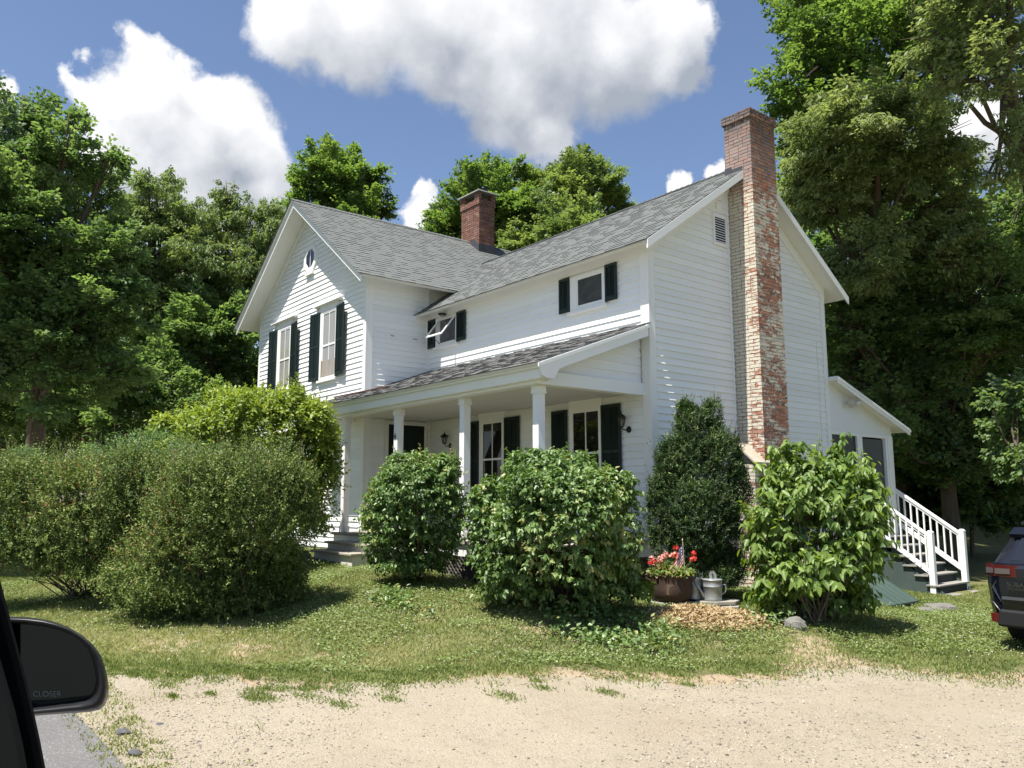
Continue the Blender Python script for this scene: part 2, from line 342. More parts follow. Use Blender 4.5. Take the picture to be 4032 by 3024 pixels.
def clap(mb, fr, z0, z1, lo, hi, e=EXP, out=.027, flip=False):
    k = 0; z = z0
    while z < z1-1e-4:
        zb = min(z+e, z1); t = R_.random()
        a0, a1, b0, b1 = lo(z), hi(z), lo(zb), hi(zb)
        if b1-b0 < .02: b0 = b1 = (b0+b1)/2
        j = R_.uniform(-.0015, .0015)
        if a1-a0 > .02:
            cuts = [0.0]
            while cuts[-1] < 1: cuts.append(min(1.0, cuts[-1]+R_.uniform(1.5, 4.2)/(a1-a0)))
            for c0, c1 in zip(cuts[:-1], cuts[1:]):
                g = .004/(a1-a0) if c1 < 1 else 0; c1 -= g; jj = j+R_.uniform(-.0012, .0012)
                mb.face([fr.p(a0+(a1-a0)*c0, z, out+jj), fr.p(a0+(a1-a0)*c1, z, out+jj), fr.p(b0+(b1-b0)*c1, zb, .004), fr.p(b0+(b1-b0)*c0, zb, .004)], min(1, max(0, t+R_.uniform(-.3, .3))))
            mb.face([fr.p(a0, z, 0), fr.p(a1, z, 0), fr.p(a1, z, out+j), fr.p(a0, z, out+j)], t)
        z += e; k += 1
cst = lambda v: (lambda z: v)
# --- walls
w = MB(); zt = ZR1-S_M*.1-.13
def mg(z, sgn):        # main gable width at height z (under the roof boards)
    zz = ZM+S_M*OM-.13
    return XR+sgn*(M_/2 if z < zz else max(0, (M_/2)-(z-zz)/S_M))
clap(w, MAINF, -.1, zt, lambda z: mg(z, -1), lambda z: mg(z, 1))
ws = w.build('wall', siding, HOUSE)
w = MB(); clap(w, RET, .36, 6.75, cst(-RR), cst(0)); w.build('wall', siding, HOUSE)
w = MB(); clap(w, FRONT, .36, 5.92, cst(-L_), cst(0)); w.build('wall', siding, HOUSE)
def eg(z, sgn):
    zz = ZE+S_W*OE-.13
    return WW/2+sgn*(WW/2 if z < zz else max(0, WW/2-(z-zz)/S_W))
w = MB(); clap(w, END, -.03, ZR2-.2, lambda z: eg(z, -1), lambda z: eg(z, 1)); w.build('wall', siding, HOUSE)
# backing walls (solid), so that the house is closed
w = MB()
w.prism([(-.02, .02, -1), (-.02, WW, -1), (-.02, WW, 5.9), (-.02, WW/2, 7.9), (-.02, .02, 5.9)], (-8.5, 0, 0))
w.prism([(-L_-.02, -RR+.02, -1), (-L_-.02, -RR+.02, 6.7), (XR, -RR+.02, 9.1), (-L_-M_, -RR+.02, 6.7), (-L_-M_, -RR+.02, -1)], (0, YB+RR, 0))
w.build('inner_wall', white, HOUSE)
# foundation
w = MB(); w.box((-.03, .04, -1.3), (-7.3, WW-.03, -.03)); w.box((-L_-.05, -RR+.05, -1.2), (-L_-M_+.05, YB-.1, -.1))
w.build('foundation', mat('fieldstone', (.22, .21, .19), .9, .2, noise=[(3, .7, (.10, .10, .09), .4, .7)], bump=(5, .8, .05)), HOUSE)
# --- corner boards, friezes
def trim(fr, u0, u1, z0, z1, d=.042, name='corner_board'):
    m = MB(); fr.box(m, u0, u1, z0, z1, -.01, d); return m.build(name, white, HOUSE, bevel=.004)
trim(FRONT, -.165, .040, -.03, 5.86); trim(END, 0.0, .125, -.03, 5.80, .040)
trim(END, WW-.15, WW+.005, -.8, 5.80); trim(MAINF, -L_-.10, -L_+.040, -.1, 6.55); trim(RET, -RR, -RR+.15, -.1, 6.6, .040)
trim(MAINF, -L_-M_-.005, -L_-M_+.13, -.1, 6.5); trim(RET, -.07, -.022, .36, 6.5, .038); trim(FRONT, -L_+.03, -L_+.09, .36, 5.8, .036)
# --- roofs
def slab(poly, thick, name, m):        # roof deck: polygon on the top plane, straight down
    b = MB(); b.prism(poly, (0, 0, -thick)); return b.build(name, m, HOUSE)
def shingles(mb, P0, a, s, n, Ls, lo, hi, e=.155):
    P0, a, s, n = [np.array(q, float) for q in (P0, a, s, n)]
    t = -.03; row = 0
    while t < Ls:
        t1 = min(t+e, Ls); tm = max(t, 0)
        l0, h0, l1, h1 = lo(tm), hi(tm), lo(t1), hi(t1)
        rowt = R_.uniform(-.08, .08)
        u = 0.0; cuts = [0.0]; span = max(h0-l0, .01)
        while u < span:
            u += R_.uniform(.10, .42); cuts.append(min(u, span))
        if len(cuts) > 2 and cuts[-1]-cuts[-2] < .05: cuts.pop(-2)
        hi_ = R_.random() < .5
        for c0, c1 in zip(cuts[:-1], cuts[1:]):
            hi_ = not hi_ if R_.random() < .82 else hi_
            f0, f1 = c0/span, c1/span
            h = .005+(.008 if hi_ else 0)+R_.uniform(0, .002)
            tn = min(1, max(0, (.60 if hi_ else .45)+rowt+R_.uniform(-.17, .17)))
            A = P0+a*(l0+(h0-l0)*f0)+s*t; B = P0+a*(l0+(h0-l0)*f1)+s*t
            C = P0+a*(l1+(h1-l1)*f1)+s*t1; D = P0+a*(l1+(h1-l1)*f0)+s*t1
            up = n*h; u2 = n*.001
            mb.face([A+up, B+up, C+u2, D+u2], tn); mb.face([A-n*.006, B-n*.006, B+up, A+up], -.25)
            mb.face([A-n*.004, A+up, D+u2], tn); mb.face([B+up, B-n*.004, C+u2], tn)
        t += e; row += 1
TOP = .012
# main roof, right and left slope (ridge along y)
yf = -RR-OG; hw = M_/2+OM; LsM = math.hypot(hw, ZR1-ZM)
for sg in (1, -1):
    s = np.array([-sg*hw, 0, ZR1-ZM])/LsM; n = np.array([sg*(ZR1-ZM), 0, hw])/LsM
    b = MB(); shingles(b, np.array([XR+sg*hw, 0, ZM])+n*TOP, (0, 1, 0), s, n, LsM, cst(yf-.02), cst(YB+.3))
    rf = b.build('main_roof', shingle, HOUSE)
    if sg == 1: MAINROOF = rf
    b = MB(); b.prism([(XR+sg*hw, yf+.0, ZM), (XR, yf+.0, ZR1), (XR, YB+.3, ZR1), (XR+sg*hw, YB+.3, ZM)], (0, 0, -.03)); b.prism([(XR+sg*(hw-.05), yf+.08, ZM+.037-.03), (XR, yf+.08, ZR1-.03), (XR, YB+.3, ZR1-.03), (XR+sg*(hw-.05), YB+.3, ZM+.037-.03)], (0, 0, -.055)); b.build('soffit', white, HOUSE)
    # rake board
    b = MB(); b.prism([(XR+sg*hw, yf+.085, ZM-.002), (XR, yf+.085, ZR1-.002), (XR, yf+.085, ZR1-.20), (XR+sg*hw, yf+.085, ZM-.20)], (0, -.03, 0)); b.build('rake_board', white, HOUSE)
    b = MB(); b.prism([(XR+sg*(hw-.075), yf+.06, ZM+.02), (XR+sg*(hw-.075), YB+.3, ZM+.02), (XR+sg*(hw-.075), YB+.3, ZM-.035), (XR+sg*(hw-.075), yf+.06, ZM-.035)], (sg*.022, 0, 0)); b.build('fascia', white, HOUSE)
    # frieze under the rake on the gable wall
    zz = ZM+S_M*OM-.10
    b = MB(); b.prism([(XR+sg*(M_/2+.02), -RR, zz), (XR, -RR, ZR1-.10), (XR, -RR, ZR1-.10-.21), (XR+sg*(M_/2+.02), -RR, zz-.21)], (0, -.044, 0)); b.build('frieze_board', white, HOUSE)
b = MB(); RET.box(b, -RR-.03, .45, 6.42, 6.75, .0, .046); b.build('frieze_board', white, HOUSE)
def ridgecap(mb, P0, P1, n1, n2, w=.15):
    P0 = np.array(P0, float); P1 = np.array(P1, float); d = unit(P1-P0); Lr = np.linalg.norm(P1-P0); k = 0.0
    d1 = np.cross(d, n1); d2 = -np.cross(d, n2)
    if d1[2] > 0: d1 = -d1
    if d2[2] > 0: d2 = -d2
    while k < Lr:
        e = min(.16, Lr-k); A = P0+d*k; B = P0+d*(k+e+.02); h = .018+R_.uniform(0, .008); t = R_.uniform(.3, .7); up = np.array([0, 0, 1])
        a0 = A+up*(h+.008); b0 = B+up*h*.5
        for dd in (d1, d2):
            mb.face([a0, b0, b0+dd*w, a0+dd*w], t); 
        mb.face([a0+d1*w, a0, a0+d2*w, A], t*.7)
        k += e
b = MB(); nr = np.array([(ZR1-ZM), 0, hw])/LsM; nl = np.array([-(ZR1-ZM), 0, hw])/LsM
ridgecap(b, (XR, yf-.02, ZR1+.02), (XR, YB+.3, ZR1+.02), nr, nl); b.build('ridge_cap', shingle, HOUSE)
# wing roof (ridge along x)
hwW = WW/2+OE; LsW = math.hypot(hwW, ZR2-ZE); xv = XR+(ZR1-ZR2)/S_M
for sg in (-1, 1):
    y0 = WW/2+sg*hwW
    s = np.array([0, -sg*hwW, ZR2-ZE])/LsW; n = np.array([0, sg*(ZR2-ZE), hwW])/LsW
    lo = lambda t: -L_-.0+(xv+.0+L_)*(t/LsW)-(.25 if t > .3 else 0)
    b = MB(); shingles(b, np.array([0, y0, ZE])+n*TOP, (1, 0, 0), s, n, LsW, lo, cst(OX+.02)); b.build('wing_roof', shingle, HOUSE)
    b = MB(); b.prism([(OX, y0, ZE), (OX, WW/2, ZR2), (xv-.2, WW/2, ZR2), (-L_, y0, ZE)], (0, 0, -.03)); b.prism([(OX-.03, y0-sg*.05, ZE+.0045), (OX-.03, WW/2, ZR2-.03), (xv-.2, WW/2, ZR2-.03), (-L_, y0-sg*.05, ZE+.0045)], (0, 0, -.055)); b.build('soffit', white, HOUSE)
    b = MB(); b.prism([(OX, y0, ZE-.002), (OX, WW/2, ZR2-.002), (OX, WW/2, ZR2-.165), (OX, y0, ZE-.165)], (.03, 0, 0)); b.build('rake_board', white, HOUSE)
    b = MB(); b.prism([(OX-.0, y0-sg*.075, ZE+.02), (-L_+.01, y0-sg*.075, ZE+.02), (-L_+.01, y0-sg*.075, ZE-.035), (OX-.0, y0-sg*.075, ZE-.035)], (0, sg*.02, 0)); b.build('fascia', white, HOUSE)
    zz = ZE+S_W*OE-.10; yb = WW/2+sg*(WW/2+.02)
    b = MB(); b.prism([(0, yb, zz), (0, WW/2, ZR2-.10), (0, WW/2, ZR2-.10-.27), (0, yb, zz-.27)], (.044, 0, 0)); b.build('frieze_board', white, HOUSE)
b = MB(); FRONT.box(b, -L_+.03, .03, 5.62, 5.93, 0, .046); b.build('frieze_board', white, HOUSE)
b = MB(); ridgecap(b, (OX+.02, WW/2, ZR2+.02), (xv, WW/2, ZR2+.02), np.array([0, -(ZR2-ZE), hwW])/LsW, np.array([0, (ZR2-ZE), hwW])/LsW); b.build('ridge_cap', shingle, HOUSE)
# --- porch roof
XP = .13; XPL = -8.95; LsP = math.hypot(PD, ZPW-ZPE)
s = np.array([0, PD, ZPW-ZPE])/LsP; n = np.array([0, -(ZPW-ZPE), PD])/LsP
tk = (PD-RR)/PD*LsP
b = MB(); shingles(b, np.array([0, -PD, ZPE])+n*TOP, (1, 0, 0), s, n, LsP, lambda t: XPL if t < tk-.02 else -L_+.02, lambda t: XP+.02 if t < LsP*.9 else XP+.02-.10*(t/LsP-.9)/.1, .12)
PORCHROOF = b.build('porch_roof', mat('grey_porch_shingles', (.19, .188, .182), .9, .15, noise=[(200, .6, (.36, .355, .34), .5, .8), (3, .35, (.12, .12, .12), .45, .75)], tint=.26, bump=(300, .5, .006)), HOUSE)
zj = ZPW-S_P*RR
b = MB(); b.prism([(XP, -PD, ZPE), (XP, -.20, ZPW-S_P*.2), (0, 0, ZPW), (-L_, 0, ZPW), (-L_, -RR, zj), (XPL, -RR, zj), (XPL, -PD, ZPE)], (0, 0, -.035)); b.build('roof_deck', white, HOUSE)
b = MB(); b.prism([(XP-.03, -PD+.075, ZPE+.0), (XPL, -PD+.075, ZPE+.0), (XPL, -PD+.075, ZPE-.075), (XP-.03, -PD+.075, ZPE-.075)], (0, -.02, 0)); b.build('drip_edge', white, HOUSE)
# eave box: sloping fascia, soffit, then the beam on the columns
b = MB(); b.prism([(XPL, -PD+.085, ZPE-.01), (XPL, -PD+.12, 3.01), (XPL, -2.46, 3.01), (XPL, -2.46, 3.30)], (XP-XPL-.05, 0, 0)); b.build('porch_fascia', white, HOUSE)
b = MB(); b.box((-8.8, -2.62, 2.955), (-.12, -2.40, 3.012)); b.box((-.33, -2.4, 2.955), (-.12, 0, 3.18)); b.box((-L_-.6, -2.40, 2.955), (-L_-.42, -RR, 3.2)); b.build('porch_beam', white, HOUSE, bevel=.006)
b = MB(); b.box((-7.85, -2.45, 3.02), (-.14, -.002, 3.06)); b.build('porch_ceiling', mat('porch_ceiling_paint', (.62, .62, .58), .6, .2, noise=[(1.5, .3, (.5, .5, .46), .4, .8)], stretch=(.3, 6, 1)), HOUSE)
for k in range(0): pass
# shaped rake bracket at the porch end
P = [(-2.828, 3.240), (-2.803, 3.205), (-2.74, 3.045), (-2.631, 3.008), (-2.491, 3.004), (-2.362, 3.191), (-.26, 3.975), (-.20, 4.0), (-.20, 4.205)]
b = MB(); b.prism([(XP-.005, y, z) for y, z in P], (.03, 0, 0)); b.build('porch_rake_board', white, HOUSE)
b = MB(); b.prism([(XP+.02, -PD, ZPE-.012), (XP+.02, -.19, ZPW-S_P*.19-.012), (XP+.02, -.19, ZPW-S_P*.19-.07), (XP+.02, -PD, ZPE-.07)], (.02, 0, 0)); b.build('rake_moulding', white, HOUSE)
# clapboard panel closing the porch gable
b = MB(); clap(b, PAN, 3.19, 4.02, lambda z: -2.40 if z < 3.21 else min(-.05, -2.42+(z-3.15)/S_P), cst(-.03), .16); 
PAN.box(b, -2.42, -.03, 3.0, 3.19, -.02, .034); b.build('porch_gable_panel', siding, HOUSE)
# --- porch floor, lattice skirt
b = MB(); b.box((-7.35, -2.62, .30), (.0, -.01, .355)); b.build('porch_floor', wood_grey, HOUSE)
b = MB(); b.box((-7.3, -2.575, .08), (-.05, -2.54, .298)); b.box((-.06, -2.53, .08), (-.02, -.02, .298)); b.build('porch_skirt', white, HOUSE)
b = MB()
for (o, u, a0, a1) in (((0, -2.55, 0), (1, 0, 0), -4.9, -.2), ((-.04, 0, 0), (0, 1, 0), -2.4, -.2)):
    fr = Fr(o, u, (0, -1, 0) if u[0] else (1, 0, 0)); x = a0-.5
    while x < a1:
        for sgn, d in ((1, 0), (-1, .012)):
            p0 = fr.p(x if sgn > 0 else x+.52, -.44, d); p1 = fr.p(x+.52 if sgn > 0 else x, .08, d)
            b.beam(p0, p1, .009, .035, fr.n)
        x += .11
lat = b.build('lattice', mat('dark_lattice', (.10, .09, .08), .8, .2), HOUSE)
b = MB(); b.box((-.16, -2.56, -.5), (-.02, -2.50, .08)); b.build('skirt_post', mat('grey_post', (.30, .29, .26), .8, .2, noise=[(6, .6, (.16, .15, .14), .4, .7)]), HOUSE); b = MB(); b.box((-5.0, -2.56, -.5), (-4.88, -2.50, .08)); b.build('skirt_post', mat('grey_post', (.30, .29, .26), .8, .2, noise=[(6, .6, (.16, .15, .14), .4, .7)]), HOUSE)
# --- columns
for i, xr in enumerate((-7.068, -4.746, -2.369, -.265)):
    b = MB(); x0 = xr-.146; y0 = -2.47; y1 = -2.324
    b.box((x0, y0, .358), (xr, y1, 2.955)); 
    b.box((x0-.016, y0-.016, .356), (xr+.016, y1+.016, .50)); b.box((x0-.016, y0-.016, 2.83), (xr+.016, y1+.016, 2.953)); b.box((x0-.024, y0-.024, 2.825), (xr+.024, y1+.024, 2.845))
    # chamfer beads
    for cx_ in (x0+.02, xr-.02): b.box((cx_-.004, y0-.004, .55), (cx_+.004, y0, 2.8))
    c = b.build('porch_column', white, HOUSE, bevel=.006)
    if i == 1:
        t = bpy.data.curves.new('house_number', 'FONT'); t.body = '6'; t.size = .17; t.extrude = .004; t.align_x = 'CENTER'
        o = bpy.data.objects.new('house_number', t); o.location = (x0+.062, y0-.007, 2.335); o.rotation_euler = (rad(90), 0, 0); o.scale = (.85, 1, 1)
        t.materials.append(mat('black_iron', (.012, .012, .014), .5, .4)); textmesh(o, c)
# --- windows, shutters
pane_m = glassmat('window_glass'); frame_m = white
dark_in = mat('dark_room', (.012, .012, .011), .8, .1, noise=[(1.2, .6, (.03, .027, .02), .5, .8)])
blind_m = mat('pale_curtain', (.62, .60, .55), .8, .1, noise=[(5, .5, (.45, .43, .4), .4, .75)], stretch=(3, 3, .3))
screen_m = mat('window_screen', (.10, .105, .115), .55, .35, noise=[(2, .6, (.16, .165, .18), .4, .7)])
oldwood = mat('bare_wood', (.33, .22, .14), .8, .2, noise=[(8, .6, (.2, .17, .14), .4, .7)])
def shutter(fr, u0, u1, z0, z1, d0=.045, swing=0.0, mid=True):
    m = MB(); st = .045; rt = .06; d1 = d0+.03
    def q(u, z, d):
        piv = u0 if swing > 0 else u1
        return fr.p(u, z, d+(abs(u-piv)*abs(swing)))
    def bx(a0, a1, b0, b1, e0, e1): m.hexa([q(a0, b0, e1), q(a1, b0, e1), q(a1, b0, e0), q(a0, b0, e0), q(a0, b1, e1), q(a1, b1, e1), q(a1, b1, e0), q(a0, b1, e0)])
    bx(u0, u0+st, z0, z1, d0, d1); bx(u1-st, u1, z0, z1, d0, d1)
    zs = [z0, z1] if not mid else [z0, z0+(z1-z0)*.47, z1]
    bx(u0+st, u1-st, z0, z0+rt*1.4, d0+.002, d1-.001); bx(u0+st, u1-st, z1-rt, z1, d0+.002, d1-.001)
    if mid: zm = z0+(z1-z0)*.5; bx(u0+st, u1-st, zm-rt*.5, zm+rt*.5, d0+.002, d1-.001)
    z = z0+rt*1.4+.01
    while z < z1-rt-.03:
        if not (mid and abs(z+.02-(z0+z1)/2) < rt*.75):
            m.face([q(u0+st, z, d1-.003), q(u1-st, z, d1-.003), q(u1-st, z+.045, d0+.004), q(u0+st, z+.045, d0+.004)])
            m.face([q(u0+st, z-.006, d1-.003), q(u1-st, z-.006, d1-.003), q(u1-st, z, d1-.003), q(u0+st, z, d1-.003)])
        z += .04
    um = (u0+u1)/2; bx(um-.006, um+.006, z0+.1, z1-.08, d1-.002, d1+.006)
    m.face([q(u0+.01, z0+.01, d0), q(u1-.01, z0+.01, d0), q(u1-.01, z1-.01, d0), q(u0+.01, z1-.01, d0)])
    return m.build('shutter', darkgreen, HOUSE)
def window(fr, u0, u1, z0, z1, g, mr, head=None, sill=True, mull=1, inner=None, sashm=None):
    """casing u0..u1,z0..z1; glass g=(u0,u1,z0,z1); mr meeting rail height"""
    g0, g1, h0, h1 = g; b = MB()
    fr.box(b, u0, g0, z0, z1, .0, .055); fr.box(b, g1, u1, z0, z1, .0, .055); fr.box(b, g0, g1, h1, z1, .0, .054); fr.box(b, g0, g1, z0, h0, .0, .054)
    win = b.build('window', frame_m, HOUSE, bevel=.003)
    b = MB(); fr.box(b, g0, g1, h0, h1, .02, .034); b.build('interior', inner or dark_in, win)
    b = MB(); sw = .03
    fr.box(b, g0, g0+sw, h0, h1, .034, .048); fr.box(b, g1-sw, g1, h0, h1, .034, .048)
    fr.box(b, g0+sw, g1-sw, h1-sw, h1, .034, .047); fr.box(b, g0+sw, g1-sw, h0, h0+sw*1.4, .034, .047)
    if mr: fr.box(b, g0+sw, g1-sw, mr-.022, mr+.022, .034, .050)
    for k in range(mull): u = g0+(g1-g0)*(k+1)/(mull+1); fr.box(b, u-.013, u+.013, h0+.04, h1-.03, .034, .0465)
    b.build('sash', sashm or frame_m, win)
    b = MB(); b.face([fr.p(g0, h0, .040), fr.p(g1, h0, .040), fr.p(g1, h1, .040), fr.p(g0, h1, .040)]); b.build('pane', pane_m, win)
    if sill: b = MB(); fr.box(b, u0-.05, u1+.05, z0-.055, z0+.002, .0, .10); b.build('sill', frame_m, win, bevel=.004)
    if head:
        a0, a1, zc = head; b = MB(); fr.box(b, u0-.02, u1+.02, z1, zc-.03, .0, .055); fr.box(b, a0+.05, a1-.05, zc-.05, zc-.024, .0, .10)
        b.prism([fr.p(a0, zc-.024, 0), fr.p(a0, zc-.024, .14), fr.p(a0, zc+.002, .14), fr.p(a0, zc+.03, 0)], fr.u*(a1-a0)); b.build('head_cap', frame_m, win)
    return win
# lower windows under the porch
window(FRONT, -2.124, -1.236, 1.05, 2.885, (-2.06, -1.29, 1.12, 2.807), 1.97, (-2.32, -1.03, 3.09))
window(FRONT, -5.18, -4.255, 1.05, 2.885, (-5.07, -4.32, 1.12, 2.807), 1.97, (-5.40, -4.08, 3.09))
shutter(FRONT, -2.66, -2.20, 1.07, 2.868); shutter(FRONT, -1.225, -.72, 1.07, 2.868); shutter(FRONT, -5.61, -5.195, 1.07, 2.866); shutter(FRONT, -4.235, -3.72, 1.07, 2.866)
# upper wing windows
window(FRONT, -2.065, -1.06, 4.845, 5.575, (-1.87, -1.125, 4.91, 5.515), None, None, True, 0, screen_m)
shutter(FRONT, -2.385, -2.075, 4.868, 5.592, mid=False); shutter(FRONT, -1.05, -.745, 4.88, 5.612, mid=False)
WL = window(FRONT, -7.04, -6.115, 4.845, 5.575, (-6.885, -6.15, 4.90, 5.545), None, None, True, 0, screen_m)
shutter(FRONT, -7.38, -7.075, 4.868, 5.598, mid=False); shutter(FRONT, -6.105, -5.748, 4.866, 5.592, mid=False)
b = MB(); ang = rad(38); c_, s_ = math.cos(ang), math.sin(ang)     # the open awning sash, hinged at its head
def aw(u, r, d): return FRONT.p(u, 5.535-r*c_-d*s_*-1, .05+r*s_+d*c_)
def awb(u0, u1, r0, r1): b.hexa([aw(u0, r1, .028), aw(u1, r1, .028), aw(u1, r1, 0), aw(u0, r1, 0), aw(u0, r0, .028), aw(u1, r0, .028), aw(u1, r0, 0), aw(u0, r0, 0)])
awb(-6.88, -6.835, 0, .66); awb(-6.19, -6.15, 0, .66); awb(-6.835, -6.19, .61, .66); awb(-6.835, -6.19, 0, .04)
aws = b.build('open_sash', frame_m, WL)
b = MB(); b.face([aw(-6.835, .61, .014), aw(-6.19, .61, .014), aw(-6.19, .04, .014), aw(-6.835, .04, .014)]); b.build('pane', pane_m, WL)
b = MB(); b.beam(FRONT.p(-6.86, 4.93, .05), aw(-6.86, .5, .0), .012, .012); b.build('stay_arm', flash, WL); b = MB(); b.beam(FRONT.p(-6.17, 4.93, .05), aw(-6.17, .5, .0), .012, .012); b.build('stay_arm', flash, WL)
# main gable windows
window(MAINF, -12.75, -11.765, 4.17, 6.03, (-12.56, -11.85, 4.25, 5.97), 5.075, (-13.10, -11.44, 6.235), True, 1, blind_m)
wr = window(MAINF, -9.905, -8.945, 4.17, 6.03, (-9.75, -9.0, 4.25, 5.97), 5.085, (-10.22, -8.68, 6.215), True, 1, blind_m)
b = MB(); MAINF.box(b, -9.74, -9.01, 4.26, 4.68, .049, .053); b.build('boarded_panel', mat('grey_board', (.34, .31, .28), .8, .2, noise=[(6, .7, (.18, .16, .14), .4, .7)], stretch=(4, 4, .6)), wr)
b = MB(); MAINF.box(b, -9.79, -9.742, 4.25, 4.70, .049, .06); b.build('wood_stop', oldwood, wr)
for (u0, u1, sw) in ((-13.225, -12.755, -.10), (-11.755, -11.23, .12), (-10.39, -9.915, -.10), (-8.94, -8.40, .12)): shutter(MAINF, u0, u1, 4.19, 6.03, .05, sw)
# octagonal attic window
oc, oz = -10.69, 7.71; ro, ri = .43, .275; b = MB()
def o8(r, k): w_ = 2*math.pi*(k+.5)/8; return (oc+r*math.cos(w_), oz+r*math.sin(w_))
for k in range(8):
    a0, a1, c1, c0 = o8(ro, k), o8(ro, k+1), o8(ri, k+1), o8(ri, k)
    b.hexa([MAINF.p(*c0, .0), MAINF.p(*c1, .0), MAINF.p(*a1, .0), MAINF.p(*a0, .0), MAINF.p(*c0, .055), MAINF.p(*c1, .055), MAINF.p(*a1, .055), MAINF.p(*a0, .055)])
ow = b.build('octagonal_window', white, HOUSE)
b = MB(); b.prism([MAINF.p(*o8(ri+.01, k), .034) for k in range(8)], (0, -.004, 0)); b.build('interior', dark_in, ow)
b = MB(); MAINF.box(b, oc-.012, oc+.012, oz-ri, oz+ri, .036, .044); MAINF.box(b, oc-.27, oc-.10, oz-.2, oz+.2, .0355, .038); b.build('sash', white, ow)
b = MB(); b.face([MAINF.p(*o8(ri, k), .040) for k in range(8)]); b.build('pane', pane_m, ow)
b = MB(); MAINF.box(b, oc-.24, oc+.24, oz-ro-.045, oz-ro+.012, .0, .09); b.build('sill', white, ow)
# gable vent and cover plate on the end wall
b = MB()
for (a0, a1, z0, z1) in ((1.965, 2.012, 6.17, 6.83), (2.355, 2.40, 6.17, 6.83), (2.012, 2.355, 6.17, 6.24), (2.012, 2.355, 6.765, 6.83)): END.box(b, a0, a1, z0, z1, 0, .052)
vent = b.build('gable_vent', white, HOUSE)
b = MB(); END.box(b, 2.01, 2.36, 6.235, 6.77, .0325, .035); b.build('vent_screen', dark_in, vent)
b = MB()
for k in range(10):
    z = 6.25+k*.0515; b.hexa([END.p(2.012, z, .053), END.p(2.355, z, .053), END.p(2.355, z+.004, .049), END.p(2.012, z+.004, .049), END.p(2.012, z+.024, .038), END.p(2.355, z+.024, .038), END.p(2.355, z+.028, .036), END.p(2.012, z+.028, .036)])
b.build('vent_slats', white, vent)
b = MB(); END.box(b, 2.10, 2.28, 6.94, 7.12, .0, .05); b.build('cover_plate', white, HOUSE, bevel=.01)
# --- door in the return wall
b = MB()
for (a0, a1, z0, z1) in ((-1.26, -1.15, .36, 2.98), (-.125, -.05, .36, 2.98), (-1.15, -.125, 2.895, 2.98)): RET.box(b, a0, a1, z0, z1, 0, .055)
door = b.build('door', mat('door_casing_paint', (.72, .72, .68), .6, .3), HOUSE)
b = MB(); RET.box(b, -1.148, -.127, .37, 2.893, .0, .04); b.build('door_panel', mat('black_green_door', (.008, .014, .012), .5, .3), door)
b = MB(); b.tube([RET.p(-.22, 1.35, .03), RET.p(-.22, 1.35, .07), RET.p(-.30, 1.35, .075)], .012, 6); b.build('handle', flash, door)
# --- brick chimneys
def bricks(mb, x0, x1, y0, y1, z0, z1, faces, course=.072, bl=.225, joint=.012, jit=.006):
    z = z0; k = 0
    while z < z1-.02:
        h = min(course, z1-z)-joint
        for (axis, pos, sgn, a0, a1) in faces:
            u = a0-(0 if k % 2 else bl/2)
            while u < a1-.01:
                ln = bl if R_.random() > .12 else bl*.5
                u0, u1 = max(u, a0), min(u+ln-joint, a1)
                if u1-u0 > .03:
                    o = R_.uniform(0, jit); t = R_.random()
                    zz0, zz1 = z+R_.uniform(-.003, .003), z+h+R_.uniform(-.003, .003)
                    if axis == 'x': mb.box((pos-sgn*.03, u0, zz0), (pos+sgn*o, u1, zz1), t)
                    else: mb.box((u0, pos-sgn*.03, zz0), (u1, pos+sgn*o, zz1), t)
                u += ln
        z += course; k += 1
cx1, cy0, cy1 = .611, 2.534, 3.40
def four(x0, x1, y0, y1): return [('x', x1, 1, y0, y1), ('y', y0, -1, x0, x1), ('y', y1, 1, x0, x1), ('x', x0, -1, y0, y1)]
b = MB(); bricks(b, 0, cx1, cy0, cy1, 1.2, 7.4, four(0.03, cx1, cy0, cy1)); bricks(b, 0, 0, 0, 0, 7.4, 8.86, four(-.015, cx1, cy0, cy1))
bricks(b, 0, 0, 0, 0, 8.86, 9.045, four(-.05, cx1+.035, cy0-.035, cy1+.035), jit=.012)
CH = b.build('brick_chimney', mb_paint, HOUSE)
b = MB(); b.box((-.02, cy0+.012, 0), (cx1-.012, cy1-.012, 9.03)); b.box((.02, 2.19, -1.0), (cx1-.01, 3.74, 1.74)); b.build('mortar_joints', mortar, CH)
b = MB(); bricks(b, 0, 0, 0, 0, -1.0, 1.74, four(.03, cx1+.004, 2.17, 3.76)); b.build('chimney_base', mb_paint, CH)
b = MB()
for (a0, a1) in ((2.13, cy0+.01), (cy1-.01, 3.80)): b.prism([(.03, a0, 2.30), (cx1+.05, a0, 1.735), (cx1+.05, a0, 1.775), (.03, a0, 2.34)], (0, a1-a0, 0))
b.prism([(cx1-.02, cy0, 1.80), (cx1+.05, cy0, 1.735), (cx1+.05, cy0, 1.775), (cx1-.02, cy0, 1.84)], (0, cy1-cy0, 0))
b.build('stone_shoulder', mat('shoulder_stone', (.40, .36, .28), .9, .2, noise=[(6, .6, (.28, .25, .2), .4, .7)], bump=(20, .5, .01)), CH)
b = MB(); b.box((-.035, cy0-.014, 7.55), (.135, cy0-.002, 7.92)); b.box((.14, cy0-.013, 7.60), (.395, cy0-.001, 7.86)); b.box((-.03, cy0, 7.7), (-.018, cy1, 8.25)); b.build('flashing', flash, CH)
